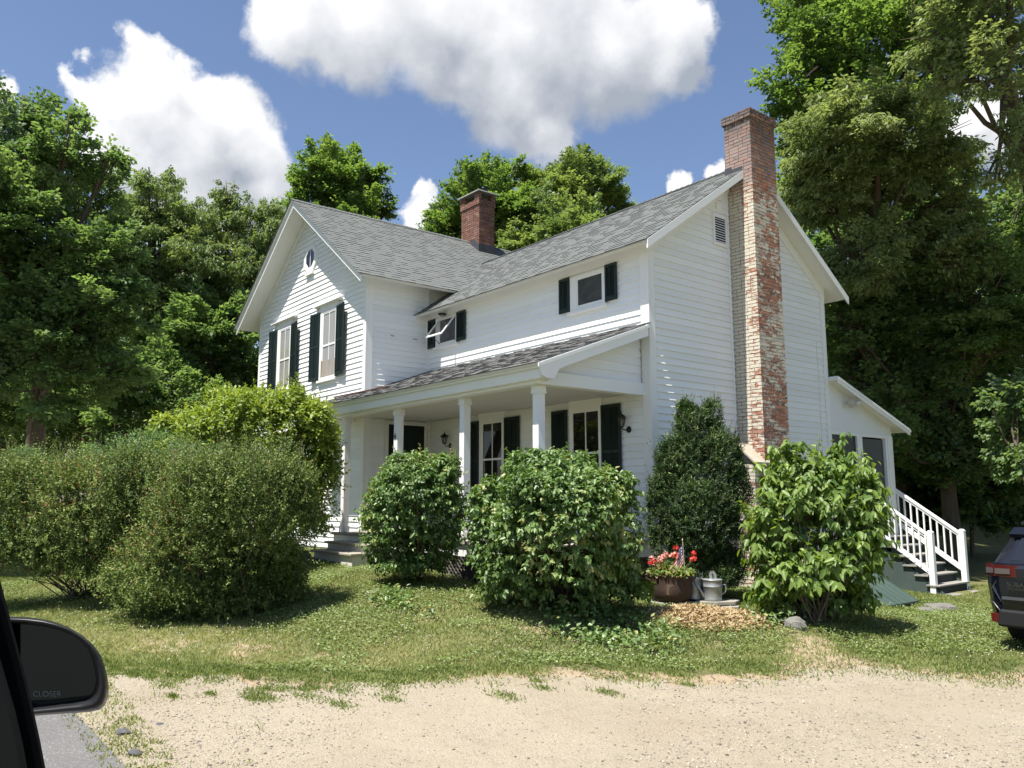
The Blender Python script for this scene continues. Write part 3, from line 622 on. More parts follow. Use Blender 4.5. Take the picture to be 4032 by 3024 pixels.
# main chimney behind the ridge, with cap slab on open sides
mx0, mx1, my0, my1 = -11.105, -10.138, 3.579, 4.185
b = MB(); bricks(b, 0, 0, 0, 0, 8.45, 10.40, four(mx0, mx1, my0, my1)); bricks(b, 0, 0, 0, 0, 10.40, 10.58, four(mx0-.03, mx1+.03, my0-.03, my1+.03))
for (ax0, ax1) in ((mx0-.03, mx0+.20), (mx1-.22, mx1+.03)):
    for (ay0, ay1) in ((my0-.03, my0+.10), (my1-.10, my1+.03)): bricks(b, 0, 0, 0, 0, 10.58, 10.80, four(ax0, ax1, ay0, ay1))
CH2 = b.build('chimney', mb_red, MAINROOF)
b = MB(); b.box((mx0+.012, my0+.012, 8.4), (mx1-.012, my1-.012, 10.57)); b.build('chimney_core', mat('dark_mortar', (.16, .13, .115), .9, .1), MAINROOF)
b = MB(); b.hexa([(mx0-.11, my0-.11, 10.80), (mx1+.11, my0-.11, 10.80), (mx1+.11, my1+.11, 10.80), (mx0-.11, my1+.11, 10.80), (mx0-.09, my0-.09, 10.85), (mx1+.09, my0-.09, 10.85), (mx1+.09, my1+.09, 10.85), (mx0-.09, my1+.09, 10.85)]); b.build('chimney_cap', mat('cap_slab', (.20, .21, .18), .9, .2, noise=[(8, .5, (.12, .12, .11), .4, .7)]), MAINROOF)
b = MB(); b.box((mx1+.002, my0-.02, 8.75), (mx1+.02, my1+.02, 9.09)); b.prism([(mx1+.02, my0-.004, 8.80), (mx1+.02, my0-.004, 9.06), (mx1-.30, my0-.004, 9.32), (mx1-.45, my0-.004, 9.28), (mx1-.45, my0-.004, 9.1)], (0, -.014, 0)); b.build('chimney_flashing', flash, MAINROOF)
# --- lean-to side porch
x0 = -3.2; OXL = .25; YL, ZL, ZT = 9.28, 2.791, 3.83
b = MB(); nL = np.array([0, ZT-ZL, YL-6]); nL /= np.linalg.norm(nL); sL = np.array([0, -(YL-6), ZT-ZL]); LsL = np.linalg.norm(sL); sL /= LsL
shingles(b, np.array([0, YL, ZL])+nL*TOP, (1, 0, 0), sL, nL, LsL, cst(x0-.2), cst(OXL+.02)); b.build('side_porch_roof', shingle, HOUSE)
b = MB(); b.prism([(OXL, 6.0, ZT), (OXL, YL, ZL), (OXL, YL, ZL-.085), (OXL, 6.0, ZT-.085)], (-(OXL-x0), 0, 0)); b.build('soffit', white, HOUSE)
b = MB(); b.prism([(OXL, 6.005, ZT-.002), (OXL, YL, ZL-.002), (OXL, YL, ZL-.16), (OXL, 6.005, ZT-.16)], (.03, 0, 0)); b.prism([(OXL+.03, 6.005, ZT-.03), (OXL+.03, YL+.01, ZL-.03), (OXL+.03, YL+.01, ZL-.085), (OXL+.03, 6.005, ZT-.085)], (.02, 0, 0)); b.build('rake_board', white, HOUSE)
panelm = mat('white_panel', (.74, .75, .75), .6, .25, noise=[(3, .25, (.6, .6, .58), .4, .8)])
b = MB(); b.prism([(-.03, 6.0, 2.60), (-.03, 8.86, 2.60), (-.03, 8.86, 2.84), (-.03, 6.0, 3.75)], (.03, 0, 0)); b.build('side_porch_panel', panelm, HOUSE)
b = MB()
for (a0, a1, z0, z1, d0, d1) in ((6.0, 6.07, .4, 2.6, -.08, .012), (7.185, 7.42, .4, 2.6, -.08, .008), (8.52, 8.88, -.2, 2.6, -.10, .014), (6.07, 7.185, 2.535, 2.6, -.08, .006), (7.42, 8.52, 2.535, 2.6, -.08, .006), (6.07, 7.185, .4, .52, -.08, .006), (8.60, 8.80, -.2, 2.6, .014, .03)): END.box(b, a0, a1, z0, z1, d0, d1)
b.box((-.10, 8.62, 2.5), (-3.1, 8.87, 2.74)); b.box((-1.2, 8.74, .3), (-1.08, 8.88, 2.5)); b.box((-3.1, 8.74, .3), (-2.95, 8.88, 2.5)); b.box((-.1, 8.8, .9), (-3.0, 8.86, 1.0))
b.build('side_porch_frame', white, HOUSE, bevel=.005)
b = MB(); END.box(b, 6.07, 7.185, .52, 2.535, -.045, -.04); scr = b.build('screen_panel', mat('black_screen', (.012, .013, .014), .45, .4, noise=[(1.5, .5, (.03, .032, .034), .45, .75)]), HOUSE)
b = MB(); END.box(b, 7.47, 8.47, .5, 2.5, -.045, -.04); b.build('screen_door', MATS['black_screen'], HOUSE)
b = MB(); b.box((0, 6, .30), (x0, 8.88, .395)); b.box((0.01, 6.02, -.35), (x0, 8.80, .298)); b.build('side_porch_floor', mat('dark_green_skirt', (.035, .055, .05), .6, .3, noise=[(4, .5, (.06, .08, .07), .4, .7)]), HOUSE)
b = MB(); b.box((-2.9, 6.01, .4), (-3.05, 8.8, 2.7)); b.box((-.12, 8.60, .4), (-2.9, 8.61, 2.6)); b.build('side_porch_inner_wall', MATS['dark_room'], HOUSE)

# --- weathering and small fittings on the walls
peel = mat('bare_wood_patch', (.20, .16, .12), .9, .1, noise=[(20, .6, (.34, .31, .27), .4, .7)])
for (y0_, z0_, l_) in ((-1.14, 5.085, .12), (-.50, 5.075, .16)):
    b = MB(); b.hexa([RET.p(y0_, z0_, .028), RET.p(y0_+l_, z0_-.002, .028), RET.p(y0_+l_, z0_-.002, .034), RET.p(y0_, z0_, .034), RET.p(y0_+.02, z0_+.022, .022), RET.p(y0_+l_-.01, z0_+.015, .022), RET.p(y0_+l_-.01, z0_+.015, .031), RET.p(y0_+.02, z0_+.022, .031)])
    b.build('peeling_patch', peel, HOUSE)
b = MB(); b.tube([END.p(5.62, -.4, .028), END.p(5.61, 2.0, .026), END.p(5.63, 3.6, .027), END.p(5.60, 4.6, .03)], .007, 5); b.build('wall_cable', white, HOUSE)
b = MB(); b.tube([END.p(2.47, .9, .02), END.p(2.47, 7.3, .02)], .022, 6); b.build('chimney_caulk_strip', white, HOUSE)
t = thing('eave_light', 'small dark dome light under the wing eave above the open window', 'lamp', (-6.62, -.14, 5.6))
b = MB(); b.lathe([(0, 0), (.075, 0), (.10, .02), (.10, .05), (.06, .06), (0, .06)], (-6.62, -.14, 5.60), 14); b.build('dome', MATS['black_iron'], t, smooth=True)
b = MB(); b.lathe([(0, -.03), (.05, -.02), (.075, .0)], (-6.62, -.14, 5.60), 14); b.build('lens', mat('dusty_lens', (.20, .19, .17), .4, .4), t, smooth=True)
# ================================================================ wall lamps
iron = MATS['black_iron']; lampglass = glassmat('lamp_glass', clear=.7)
def lantern(u, label):
    t = thing('wall_lantern', label, 'wall lamp', (u, -.03, 2.40), 'carriage lanterns on the porch wall')
    o = lambda du, dz, d: (u+du, -d, 2.37+dz)
    b = MB(); b.lathe([(0, 0), (.06, 0), (.06, .012), (.02, .02), (0, .02)], n=14)
    b.v = [(u+.06+x, -.024-z, 2.36+y) for x, y, z in b.v]; b.tube([(u+.06, -.04, 2.36), (u+.06, -.11, 2.345), (u+.03, -.15, 2.36), (u, -.16, 2.395)], .012, 8); b.build('bracket', iron, t)
    c = (u, -.16, 2.40); b = MB(); b.lathe([(0, 0), (.035, 0), (.05, .02)], c, 6)
    for k in range(6):
        w_ = math.pi/3*k; b.tube([(c[0]+.05*math.cos(w_), c[1]+.05*math.sin(w_), 2.42), (c[0]+.075*math.cos(w_), c[1]+.075*math.sin(w_), 2.575)], .006, 5)
    b.lathe([(.10, .165), (.10, .18), (.06, .225), (.035, .235), (.012, .26), (.006, .30), (0, .31)], c, 6); b.build('cage', iron, t)
    b = MB(); b.lathe([(.046, .02), (.072, .17)], c, 6); b.build('glass', lampglass, t)
    b = MB(); b.lathe([(.012, .02), (.012, .09), (.02, .11), (0, .14)], c, 8); b.build('bulb', mat('bulb', (.6, .58, .5), .4, .4), t)
    return t
lantern(-6.44, 'black carriage lantern between the dark door and the first porch window')
lantern(-.60, 'black carriage lantern beside the right porch shutter near the house corner')
t = thing('floodlight', 'white twin floodlight under the eave of the side porch', 'floodlight', (0.02, 6.85, 3.3))
alu = mat('lamp_alu', (.66, .66, .64), .35, .5, metal=.3)
b = MB(); b.lathe([(0, 0), (.055, 0), (.055, .03), (.03, .05), (0, .05)], n=12); b.v = [(z+.002, 6.85+x, 3.30+y) for x, y, z in b.v]; b.build('base', alu, t)
for (dy, ax) in ((-.14, (.75, -.45, -.45)), (.15, (.7, .5, -.3))):
    d = unit(np.array(ax)); p0 = np.array([.05, 6.85, 3.30]); p1 = np.array([.08, 6.85+dy*.7, 3.32]); pts = [p0, p1, p1+d*.03, p1+d*.06, p1+d*.12, p1+d*.15]
    b = MB(); b.tube(pts, [.014, .016, .045, .075, .10, .098], 14, cap=False); lh = b.build('lamp_head', alu, t, smooth=True)
    b = MB(); b.tube([p1+d*.145, p1+d*.150], [.095, .095], 14); b.build('lens', mat('lamp_lens', (.35, .36, .36), .15, .6), lh)

# ================================================================ front steps
t = thing('front_steps', 'two worn pale steps leading up to the front porch by the first column', 'steps', (-6, -3.2, -.2))
stepm = mat('pale_step', (.62, .60, .55), .8, .2, noise=[(4, .5, (.45, .43, .38), .4, .75), (25, .4, (.5, .48, .43), .5, .8)], bump=(30, .3, .006))
b = MB(); b.box((-6.62, -3.36, -.5), (-4.9, -2.63, -.02)); b.box((-6.68, -3.02, -.5), (-4.9, -2.63, .15)); b.build('riser', stepm, t)
b = MB(); b.box((-6.70, -3.42, -.02), (-4.85, -3.02, .03)); b.box((-6.74, -3.08, .15), (-4.85, -2.625, .196)); b.build('tread', wood_grey, t, bevel=.012)

# ================================================================ wooden side stairs
t = thing('side_stairs', 'white railed wooden stairs with grey treads going down from the side porch', 'stairs', (1, 8.2, -1))
tread_m = mat('grey_tread', (.27, .26, .235), .75, .25, noise=[(5, .5, (.18, .17, .155), .4, .75)], bump=(25, .25, .005)); riser_m = mat('black_green_riser', (.018, .026, .024), .7, .2)
nst = 7
for k in range(nst):
    zt = .395-.2*(k+1)+.005; xa = .01+k*.248; 
    if k == nst-1: zt = -.99
    b = MB(); b.box((xa, 7.42, zt-.035), (xa+.30, 8.93, zt)); b.build('tread', tread_m, t, bevel=.006)
    b = MB(); b.box((xa+.24, 7.46, zt-.23), (xa+.262, 8.89, zt-.036)); b.build('riser', riser_m, t)
b = MB(); b.prism([(0, 7.47, .2), (1.74, 7.47, -1.06), (0, 7.47, -1.06)], (0, .03, 0)); b.build('stringer', mat('grey_green_skirt', (.06, .085, .08), .7, .2, noise=[(3, .5, (.09, .11, .10), .4, .7)]), t); b = MB(); b.prism([(0, 8.86, .2), (1.74, 8.86, -1.06), (0, 8.86, -1.06)], (0, .03, 0)); b.build('stringer', mat('grey_green_skirt', (.06, .085, .08), .7, .2, noise=[(3, .5, (.09, .11, .10), .4, .7)]), t)
railw = mat('white_rail', (.82, .82, .80), .45, .35)
for (y, xs, zs) in ((7.50, .02, 1.23), (8.90, -.02, 1.30)):
    xe = 1.385 if y < 8 else 1.47; ze = .29 if y < 8 else .30
    b = MB(); b.box((xe-.06, y-.06, -1.0), (xe+.06, y+.06, .335)); b.hexa([(xe-.065, y-.065, .335), (xe+.065, y-.065, .335), (xe+.065, y+.065, .335), (xe-.065, y+.065, .335), (xe-.03, y-.03, .375), (xe+.03, y-.03, .375), (xe+.03, y+.03, .375), (xe-.03, y+.03, .375)])
    b.build('newel_post', railw, t, bevel=.006)
    dz = (ze-zs)/(xe-xs)
    b = MB(); b.beam((xs, y, zs), (xe-.05, y, ze-.02), .075, .055); b.beam((xs, y, zs-.06), (xe-.05, y, ze-.08), .04, .06); rl = b.build('handrail', railw, t, bevel=.006)
    b = MB(); b.beam((xs, y, zs-.80), (xe-.05, y, ze-.82), .05, .10); b.build('bottom_rail', railw, t)
    n_ = 10
    for k in range(n_):
        x = xs+.06+(xe-xs-.16)*k/(n_-1); zt = zs+dz*(x-xs)
        b = MB(); b.box((x-.017, y-.035 if y < 8 else y-.017, zt-.87 if y < 8 else zt-.80), (x+.017, y+.0 if y < 8 else y+.017, zt-.06)); b.build('baluster', railw, t)
# ================================================================ cellar bulkhead
t = thing('cellar_bulkhead', 'sloping dark green cellar hatch with two doors against the house end', 'cellar door', (1, 4.6, -.95))
gm = mat('green_hatch', (.055, .085, .072), .55, .3, noise=[(3, .4, (.08, .115, .10), .4, .75), (40, .3, (.04, .07, .06), .5, .8)])
BX0, BX1, BY0, BY1 = .06, 2.25, 2.95+.2, 4.75
b = MB(); b.prism([(BX0, BY0, -1.1), (BX1, BY0, -1.1), (BX1, BY0, -.86), (BX0, BY0, .40)], (0, BY1-BY0, 0)); b.build('hatch_frame', gm, t)
for (a0, a1) in ((BY0-.03, (BY0+BY1)/2-.006), ((BY0+BY1)/2+.006, BY1+.03)):
    b = MB(); b.prism([(BX0-.02, a0, .43), (BX1+.06, a0, -.865), (BX1+.06, a0, -.835), (BX0-.02, a0, .46)], (0, a1-a0, 0))
    nb = 4
    for k in range(nb+1):
        yy = a0+.02+(a1-a0-.04)*k/nb; b.beam((BX0, yy, .46), (BX1+.05, yy, -.83), .018, .012)
    hd = b.build('hatch_door', gm, t)
    yy = a1-.10 if a0 < 3.5 else a0+.10
    b = MB(); b.tube([(1.25, yy, -.24), (1.25, yy, -.17), (1.42, yy, -.27), (1.42, yy, -.34)], .010, 6); b.build('handle', flash, hd)
# ================================================================ GROUND
CP = np.array([(-20,-11,-.8),(0,-11,-.86),(9.8,-11,-.88),(25,-11,-.9),(0,-9.4,-.87),(4,-9.4,-.88),(-8,-9.4,-.82),(-1,-8,-.85),(0,-7,-.83),(1.3,-6,-.83),(2.5,-4.2,-.8),(3.5,-3,-.85),
 (5,-1,-.92),(5.5,1.5,-.975),(1.5,8,-1.0),(0,9.2,-1.0),(3,5,-.99),(8,0,-.97),(8,-5,-.90),(-7,-3.7,-.19),(-6,-3.6,-.22),(-9,-2.3,-.15),(-14.5,-2,-.12),(-3.5,-3.3,-.2),(-2.2,-3.9,-.27),(-1.4,-4.4,-.34),(0,-3.0,-.40),(.3,.2,-.48),(1.3,-1.05,-.52),(2.4,-.9,-.66),
 (.5,2.6,-.6),(.3,4.5,-.8),(.3,6,-.9),(-3,-7.2,-.72),(-1.4,-6.8,-.76),(-10,-7.7,-.6),(-5,-5,-.45),(-1.2,-5.3,-.53),(.6,-4.4,-.6),(-20,-5,-.4),(-30,3,0),(-22,15,.2),(0,22,-.8),(15,20,-1.3),(22,0,-1.1),(-10,20,-.2),(7,7,-1.05),(-8,30,.5),(-25,40,1.0)])
def gz(x, y):
    x = np.asarray(x, float); y = np.asarray(y, float)
    d2 = (x[..., None]-CP[:, 0])**2+(y[..., None]-CP[:, 1])**2
    wt = 1/(d2+.35)**1.7
    return (wt*CP[:, 2]).sum(-1)/wt.sum(-1)
def g1(x, y): return float(gz(np.array([x]), np.array([y]))[0])
DRV = np.array([(-4.6,-11.5),(-1.4,-8.62),(-.2,-7.62),(1.1,-6.5),(2.0,-5.15),(2.65,-4.15),(3.35,-3.4),(3.55,-2.4),(2.95,-1.35),(3.0,-.55),(3.7,-.25),(4.4,-.75),(5.3,-.45),(5.4,.4),(5.5,2.0),(5.2,5),(4.5,9),(12,10),(15,0),(16,-11.5)])
def sdrv(x, y):     # signed distance to the drive outline, positive inside
    x = np.asarray(x, float); y = np.asarray(y, float); d = np.full(x.shape, 1e9); ins = np.zeros(x.shape, bool)
    n = len(DRV)
    for i in range(n):
        a, b = DRV[i], DRV[(i+1) % n]; e = b-a; t = np.clip(((x-a[0])*e[0]+(y-a[1])*e[1])/(e@e), 0, 1)
        d = np.minimum(d, np.hypot(x-a[0]-t*e[0], y-a[1]-t*e[1]))
        c = ((a[1] > y) != (b[1] > y)) & (x < (b[0]-a[0])*(y-a[1])/(b[1]-a[1]+1e-12)+a[0]); ins ^= c
    return np.where(ins, d, -d)-.42*np.clip((y+9.0)/1.2, 0, 1)
def vnoise(x, y, s, seed=0):
    x = np.asarray(x)*s; y = np.asarray(y)*s; xi = np.floor(x).astype(int); yi = np.floor(y).astype(int); fx = x-xi; fy = y-yi; fx = fx*fx*(3-2*fx); fy = fy*fy*(3-2*fy)
    def h(a, b): v = np.sin(a*127.1+b*311.7+seed*74.7)*43758.5453; return v-np.floor(v)
    return (h(xi, yi)*(1-fx)+h(xi+1, yi)*fx)*(1-fy)+(h(xi, yi+1)*(1-fx)+h(xi+1, yi+1)*fx)*fy
def fbm(x, y, s, seed=0): return (vnoise(x, y, s, seed)*.5+vnoise(x, y, s*2.1, seed+1)*.27+vnoise(x, y, s*4.3, seed+2)*.15+vnoise(x, y, s*9, seed+3)*.08)
st = .16
gx = np.arange(-18, 15, st); gy = np.concatenate([np.arange(-9.35-34*st, -9.3501, st), np.arange(-9.35, 11, st)])
far = np.cumsum(np.geomspace(.4, 260, 26))
gx = np.concatenate([gx[0]-far[::-1], gx, gx[-1]+far]); gy = np.concatenate([gy[0]-far[::-1], gy, gy[-1]+far])
GX, GY = np.meshgrid(gx, gy, indexing='xy'); GZ = gz(GX, GY)
GZ = GZ+((fbm(GX, GY, .8, 5)-.5)*.05+(fbm(GX, GY, 2.6, 8)-.5)*.03)*(np.abs(GX) < 40)
roadm = np.clip((-9.2-GY)/.3, 0, 1); GZ = GZ*(1-roadm)+roadm*(-.87-.002*np.clip(-GX, -30, 60)*-1)
SD = sdrv(GX, GY)
ny, nx = GX.shape
def sheet(name, cells, dz, m, dirt=None, kind='structure'):
    idx = (np.arange(ny-1)[:, None]*nx+np.arange(nx-1)[None]); q = np.stack([idx, idx+1, idx+nx+1, idx+nx], -1)[cells]
    use, inv = np.unique(q.ravel(), return_inverse=True)
    V = np.stack([GX.ravel()[use], GY.ravel()[use], GZ.ravel()[use]+dz], 1)
    o = npmesh(name, V, inv, 4, dirt.ravel()[use] if dirt is not None else np.full(len(use), .5), m, None, True); o['kind'] = kind; return o
dirt = np.clip((SD+.35)/.85, 0, 1)
# bare soil under the shrubs, dry strip along the left verge
for (x, y, r, a) in ((1.0,-3.6,1.5,.55),(-1.5,-4.6,1.0,.5),(-2.6,-6.6,2.0,.5),(-6,-8.2,2.2,.4),(1.3,-.9,1.0,.6),(2.9,-.6,1.3,.6),(-.6,-7.1,.8,.52),(-1.7,-7.8,.9,.48),(.3,-6.5,.8,.45),(1.1,-5.9,.7,.4)):
    dirt = np.maximum(dirt, a*np.clip(1.3-np.hypot(GX-x, GY-y)/r, 0, 1))
dirt = np.maximum(dirt, .8*np.clip(1-np.abs(GY+9.35)/.35, 0, 1)*(GX < 4))
def groundmat():
    m = bpy.data.materials.new('lawn_soil'); m.use_nodes = True; t = m.node_tree; l = t.links; p = t.nodes['Principled BSDF']
    tc = N(t, 'ShaderNodeTexCoord'); a = N(t, 'ShaderNodeAttribute', attribute_name='tint')
    def nz(s, d=6, r=.62):
        n = N(t, 'ShaderNodeTexNoise', inp={'Scale': s, 'Detail': d, 'Roughness': r}); l.new(tc.outputs['Object'], n.inputs['Vector']); return n.outputs['Fac']
    def mixc(f, c0, c1):
        x = N(t, 'ShaderNodeMix', data_type='RGBA'); 
        (l.new(f, x.inputs[0]))
        for i, c in ((6, c0), (7, c1)):
            if isinstance(c, tuple): x.inputs[i].default_value = (*c, 1)
            else: l.new(c, x.inputs[i])
        return x.outputs[2]
    def rng(f, a0, a1):
        x = N(t, 'ShaderNodeMapRange', inp={1: a0, 2: a1, 3: 0, 4: 1}); l.new(f, x.inputs[0]); return x.outputs[0]
    grass = mixc(rng(nz(2.2), .35, .7), (.11, .12, .045), (.18, .165, .075)); grass = mixc(rng(nz(30), .5, .75), grass, (.05, .07, .02))
    soil = mixc(rng(nz(5), .35, .7), (.33, .265, .18), (.26, .185, .11)); soil = mixc(rng(nz(60), .5, .8), soil, (.40, .35, .27))
    s = N(t, 'ShaderNodeMath', operation='ADD'); l.new(a.outputs['Fac'], s.inputs[0])
    q = N(t, 'ShaderNodeMath', operation='MULTIPLY_ADD'); l.new(nz(3.5, 7, .7), q.inputs[0]); q.inputs[1].default_value = 1.1; q.inputs[2].default_value = -.55; l.new(q.outputs[0], s.inputs[1])
    l.new(mixc(rng(s.outputs[0], .42, .58), grass, soil), p.inputs['Base Color']); p.inputs['Roughness'].default_value = .95; p.inputs['Specular IOR Level'].default_value = .1
    b = N(t, 'ShaderNodeBump', inp={'Strength': .6, 'Distance': .03}); l.new(nz(25), b.inputs['Height']); l.new(b.outputs[0], p.inputs['Normal'])
    return m
ground = sheet('ground', np.ones((ny-1, nx-1), bool), 0, groundmat(), dirt)
cX = (GX[:-1, :-1]+GX[1:, 1:])/2; cY = (GY[:-1, :-1]+GY[1:, 1:])/2
drive_m = mat('sandy_gravel', (.41, .355, .265), .95, .12, noise=[(.45, .5, (.31, .25, .17), .45, .68), (2.3, .5, (.37, .325, .25), .45, .75), (9, .35, (.24, .20, .145), .5, .75), (45, .85, (.16, .14, .11), .56, .74), (85, .85, (.55, .51, .44), .56, .74)], bump=(48, 1.0, .03), stretch=(1, 1, .2))
sheet('driveway', (sdrv(cX, cY) > .5+(fbm(cX, cY, 1.5, 3)-.5)*1.3) & (cY > -9.45), .006, drive_m)
sheet('road', (cY < -9.35-.0) & (cY > -16.5) & (np.abs(cX) < 140), .012, mat('grey_asphalt', (.155, .150, .146), .95, .1, noise=[(55, .9, (.34, .33, .32), .54, .70), (80, .85, (.055, .053, .052), .52, .68), (1.2, .3, (.09, .088, .09), .4, .7)], bump=(110, .6, .008)))

# ---------------------------------------------------------------- grass, clover, pebbles (uncountable)
def gzi(x, y):     # height of the ground sheet itself
    ix = np.clip(np.searchsorted(gx, x)-1, 0, nx-2); iy = np.clip(np.searchsorted(gy, y)-1, 0, ny-2)
    fx = (x-gx[ix])/(gx[ix+1]-gx[ix]); fy = (y-gy[iy])/(gy[iy+1]-gy[iy])
    return (GZ[iy, ix]*(1-fx)+GZ[iy, ix+1]*fx)*(1-fy)+(GZ[iy+1, ix]*(1-fx)+GZ[iy+1, ix+1]*fx)*fy
def inview(x, y, z, marg=60):
    d = np.stack([x, y, z], -1)-CAMP; dz = d@FW; u = CX+FPX*(d@RT)/dz; v = CY-FPX*(d@UP)/dz
    return (dz > .5) & (u > -marg*K) & (u < 4032+marg*K) & (v < 3024+marg*K)
def inhouse(x, y): return ((x > -7.5) & (x < 0) & (y > -2.6) & (y < 9)) | ((x > -14.2) & (x < -7.4) & (y > -1.8)) | ((x > 0) & (x < 2.2) & (y > 2.9) & (y < 4.75)) | ((x > -.1) & (x < 1.9) & (y > 7.4) & (y < 9))
# sample through the view so that nearer lawn gets more blades
def scatter(n, x0, x1, y0, y1, keep):
    x = NP.uniform(x0, x1, n); y = NP.uniform(y0, y1, n); k = keep(x, y) & ~inhouse(x, y); x, y = x[k], y[k]; z = gzi(x, y); k = inview(x, y, z); return x[k], y[k], z[k]
def lawnp(x, y):
    s = sdrv(x, y); n = fbm(x, y, 1.3, 9); n2 = fbm(x, y, 3.3, 21)
    p = np.where(s < -.12, 1.0, np.where(s < 1.2, np.clip(1.0-(s+.12)*.85, 0, 1)*np.clip((n-.42)/.14, 0, 1), .0))
        # thin, dry strip on the verge
    dry = np.exp(-(((x+.9)/3.4)**2+((y+7.45-.55*(x+1.2))/.50)**2)); p = p*(1-.5*dry)
    p = p*np.where(n2 < .38, .55, 1)
    return (NP.random(len(x)) < p) & (y > -9.33)
x, y, z = scatter(900000, -15, 8.5, -9.33, 10, lawnp)
dist = np.hypot(x-CAMP[0], y-CAMP[1]); k = NP.random(len(x)) < np.clip(1.25-dist/26, .35, 1); x, y, z = x[k], y[k], z[k]
n = len(x); D = np.stack([NP.normal(0, .8, n), NP.normal(0, .8, n), np.ones(n)], 1); hgt = .022+.045*fbm(x, y, .9, 4)+NP.uniform(0, .025, n)
dryf = np.exp(-(((x+.9)/3.6)**2+((y+7.4-.55*(x+1.2))/.75)**2))
tint = np.clip(.29+.5*(fbm(x, y, 1.1, 13)-.5)*1.6+NP.normal(0, .13, n)+.55*dryf*NP.random(n), 0, 1)
grassm = leafmat('grass_blades', (.105, .150, .040), (.46, .40, .20), (1.2, 1.2, .5), .36, .6, spec=.15)
e = grassm.node_tree.nodes['Color Ramp'].color_ramp.elements if 'Color Ramp' in grassm.node_tree.nodes else None
for nd in grassm.node_tree.nodes:
    if nd.bl_idname == 'ShaderNodeValToRGB':
        x_ = nd.color_ramp.elements.new(.30); x_.color = (.205, .255, .080, 1); x_ = nd.color_ramp.elements.new(.55); x_.color = (.31, .335, .135, 1)
o = leaves('grass', np.stack([x, y, z-.004], 1), D, rdir(n), hgt, NP.uniform(.008, .014, n), tint, grassm, fold=.1); o['kind'] = 'stuff'; o['label'] = 'short lawn grass with dry patches along the drive'
# clover leaves and flower heads
x, y, z = scatter(420000, -10, 6, -9, 6, lambda x, y: (sdrv(x, y) < .0) & (fbm(x, y, .7, 31) > .47) & (NP.random(len(x)) < .5))
n = len(x); N3 = unit(np.stack([NP.normal(0, .4, n), NP.normal(0, .4, n), np.ones(n)], 1)); D = np.cross(N3, rdir(n))
clm = leafmat('clover_leaf', (.120, .175, .052), (.25, .31, .115), (1.2, 1.2, .5), .3)
o = leaves('clover', np.stack([x, y, z+NP.uniform(.03, .07, n)], 1), D, N3, NP.uniform(.025, .045, n), NP.uniform(.02, .035, n), NP.random(n), clm); o['kind'] = 'stuff'; o['label'] = 'patches of clover leaves in the lawn'
def dots(name, P, r, m, kind='stuff', label=None, sq=1.0):
    n = len(P); oc = np.array([(1,0,0),(0,1,0),(-1,0,0),(0,-1,0),(0,0,1),(0,0,-1)], float)
    jit = NP.uniform(.7, 1.3, (n, 6, 1)); V = P[:, None]+oc[None]*jit*r[:, None, None]*np.array([1, 1, sq])
    f = np.array([(0,1,4),(1,2,4),(2,3,4),(3,0,4),(1,0,5),(2,1,5),(3,2,5),(0,3,5)]); F = (np.arange(n)[:, None, None]*6+f[None]).ravel()
    o = npmesh(name, V.reshape(-1, 3), F, 3, np.repeat(NP.random(n), 6), m); o['kind'] = kind
    if label: o['label'] = label
    return o
x, y, z = scatter(30000, -9, 6, -8.6, 5, lambda x, y: (sdrv(x, y) < -.1) & (fbm(x, y, .8, 37) > .5) & (NP.random(len(x)) < .26))
dots('clover_flowers', np.stack([x, y, z+NP.uniform(.06, .10, len(x))], 1), NP.uniform(.006, .011, len(x)), mat('clover_white', (.50, .48, .38), .8, .1), label='small white clover heads dotted through the lawn')
pebm = leafmat('pebbles', (.10, .09, .075), (.44, .39, .31), (0, 0, 0), 0, .9, spec=.15)
x, y, z = scatter(130000, -3, 9, -9.4, 1, lambda x, y: (sdrv(x, y) > -.1) & (NP.random(len(x)) < .2+.8*np.clip((fbm(x, y, .6, 17)-.42)/.15, 0, 1)))
k = NP.random(len(x)) < np.clip(1.3-np.hypot(x-CAMP[0], y-CAMP[1])/11, .12, 1); x, y, z = x[k], y[k], z[k]
dots('gravel', np.stack([x, y, z+.006], 1), NP.uniform(.004, .012, len(x))*NP.choice([1, 1, 1, 1, 1.6], len(x)), pebm, label='loose pebbles over the sandy drive', sq=.6)
# low tufts of grass spreading onto the drive
tc_ = []
while len(tc_) < 150:
    x0 = NP.uniform(-2.5, 4.2); y0 = NP.uniform(-9.1, -2.5); s0 = float(sdrv(np.array([x0]), np.array([y0]))[0])
    if -.1 < s0 < 1.5 and NP.random() < np.exp(-max(s0, 0)*1.7)*(1 if x0 < 2.6 else .5): tc_.append((x0, y0, NP.uniform(.06, .22)*(1-.3*max(s0, 0))))
xs, ys = [], []
for (x0, y0, r0) in tc_:
    m0 = int(60+900*r0); xs.append(x0+NP.normal(0, r0*.75, m0)*1.5); ys.append(y0+NP.normal(0, r0*.5, m0))
x = np.concatenate(xs); y = np.concatenate(ys); z = gzi(x, y)+.006; n = len(x)
o = leaves('grass_tufts', np.stack([x, y, z], 1), np.stack([NP.normal(0, .9, n), NP.normal(0, .9, n), np.ones(n)], 1), rdir(n), NP.uniform(.02, .06, n), NP.uniform(.008, .014, n), np.clip(NP.normal(.22, .14, n), 0, 1), grassm); o['kind'] = 'stuff'; o['label'] = 'low grass tufts spreading onto the edge of the drive'
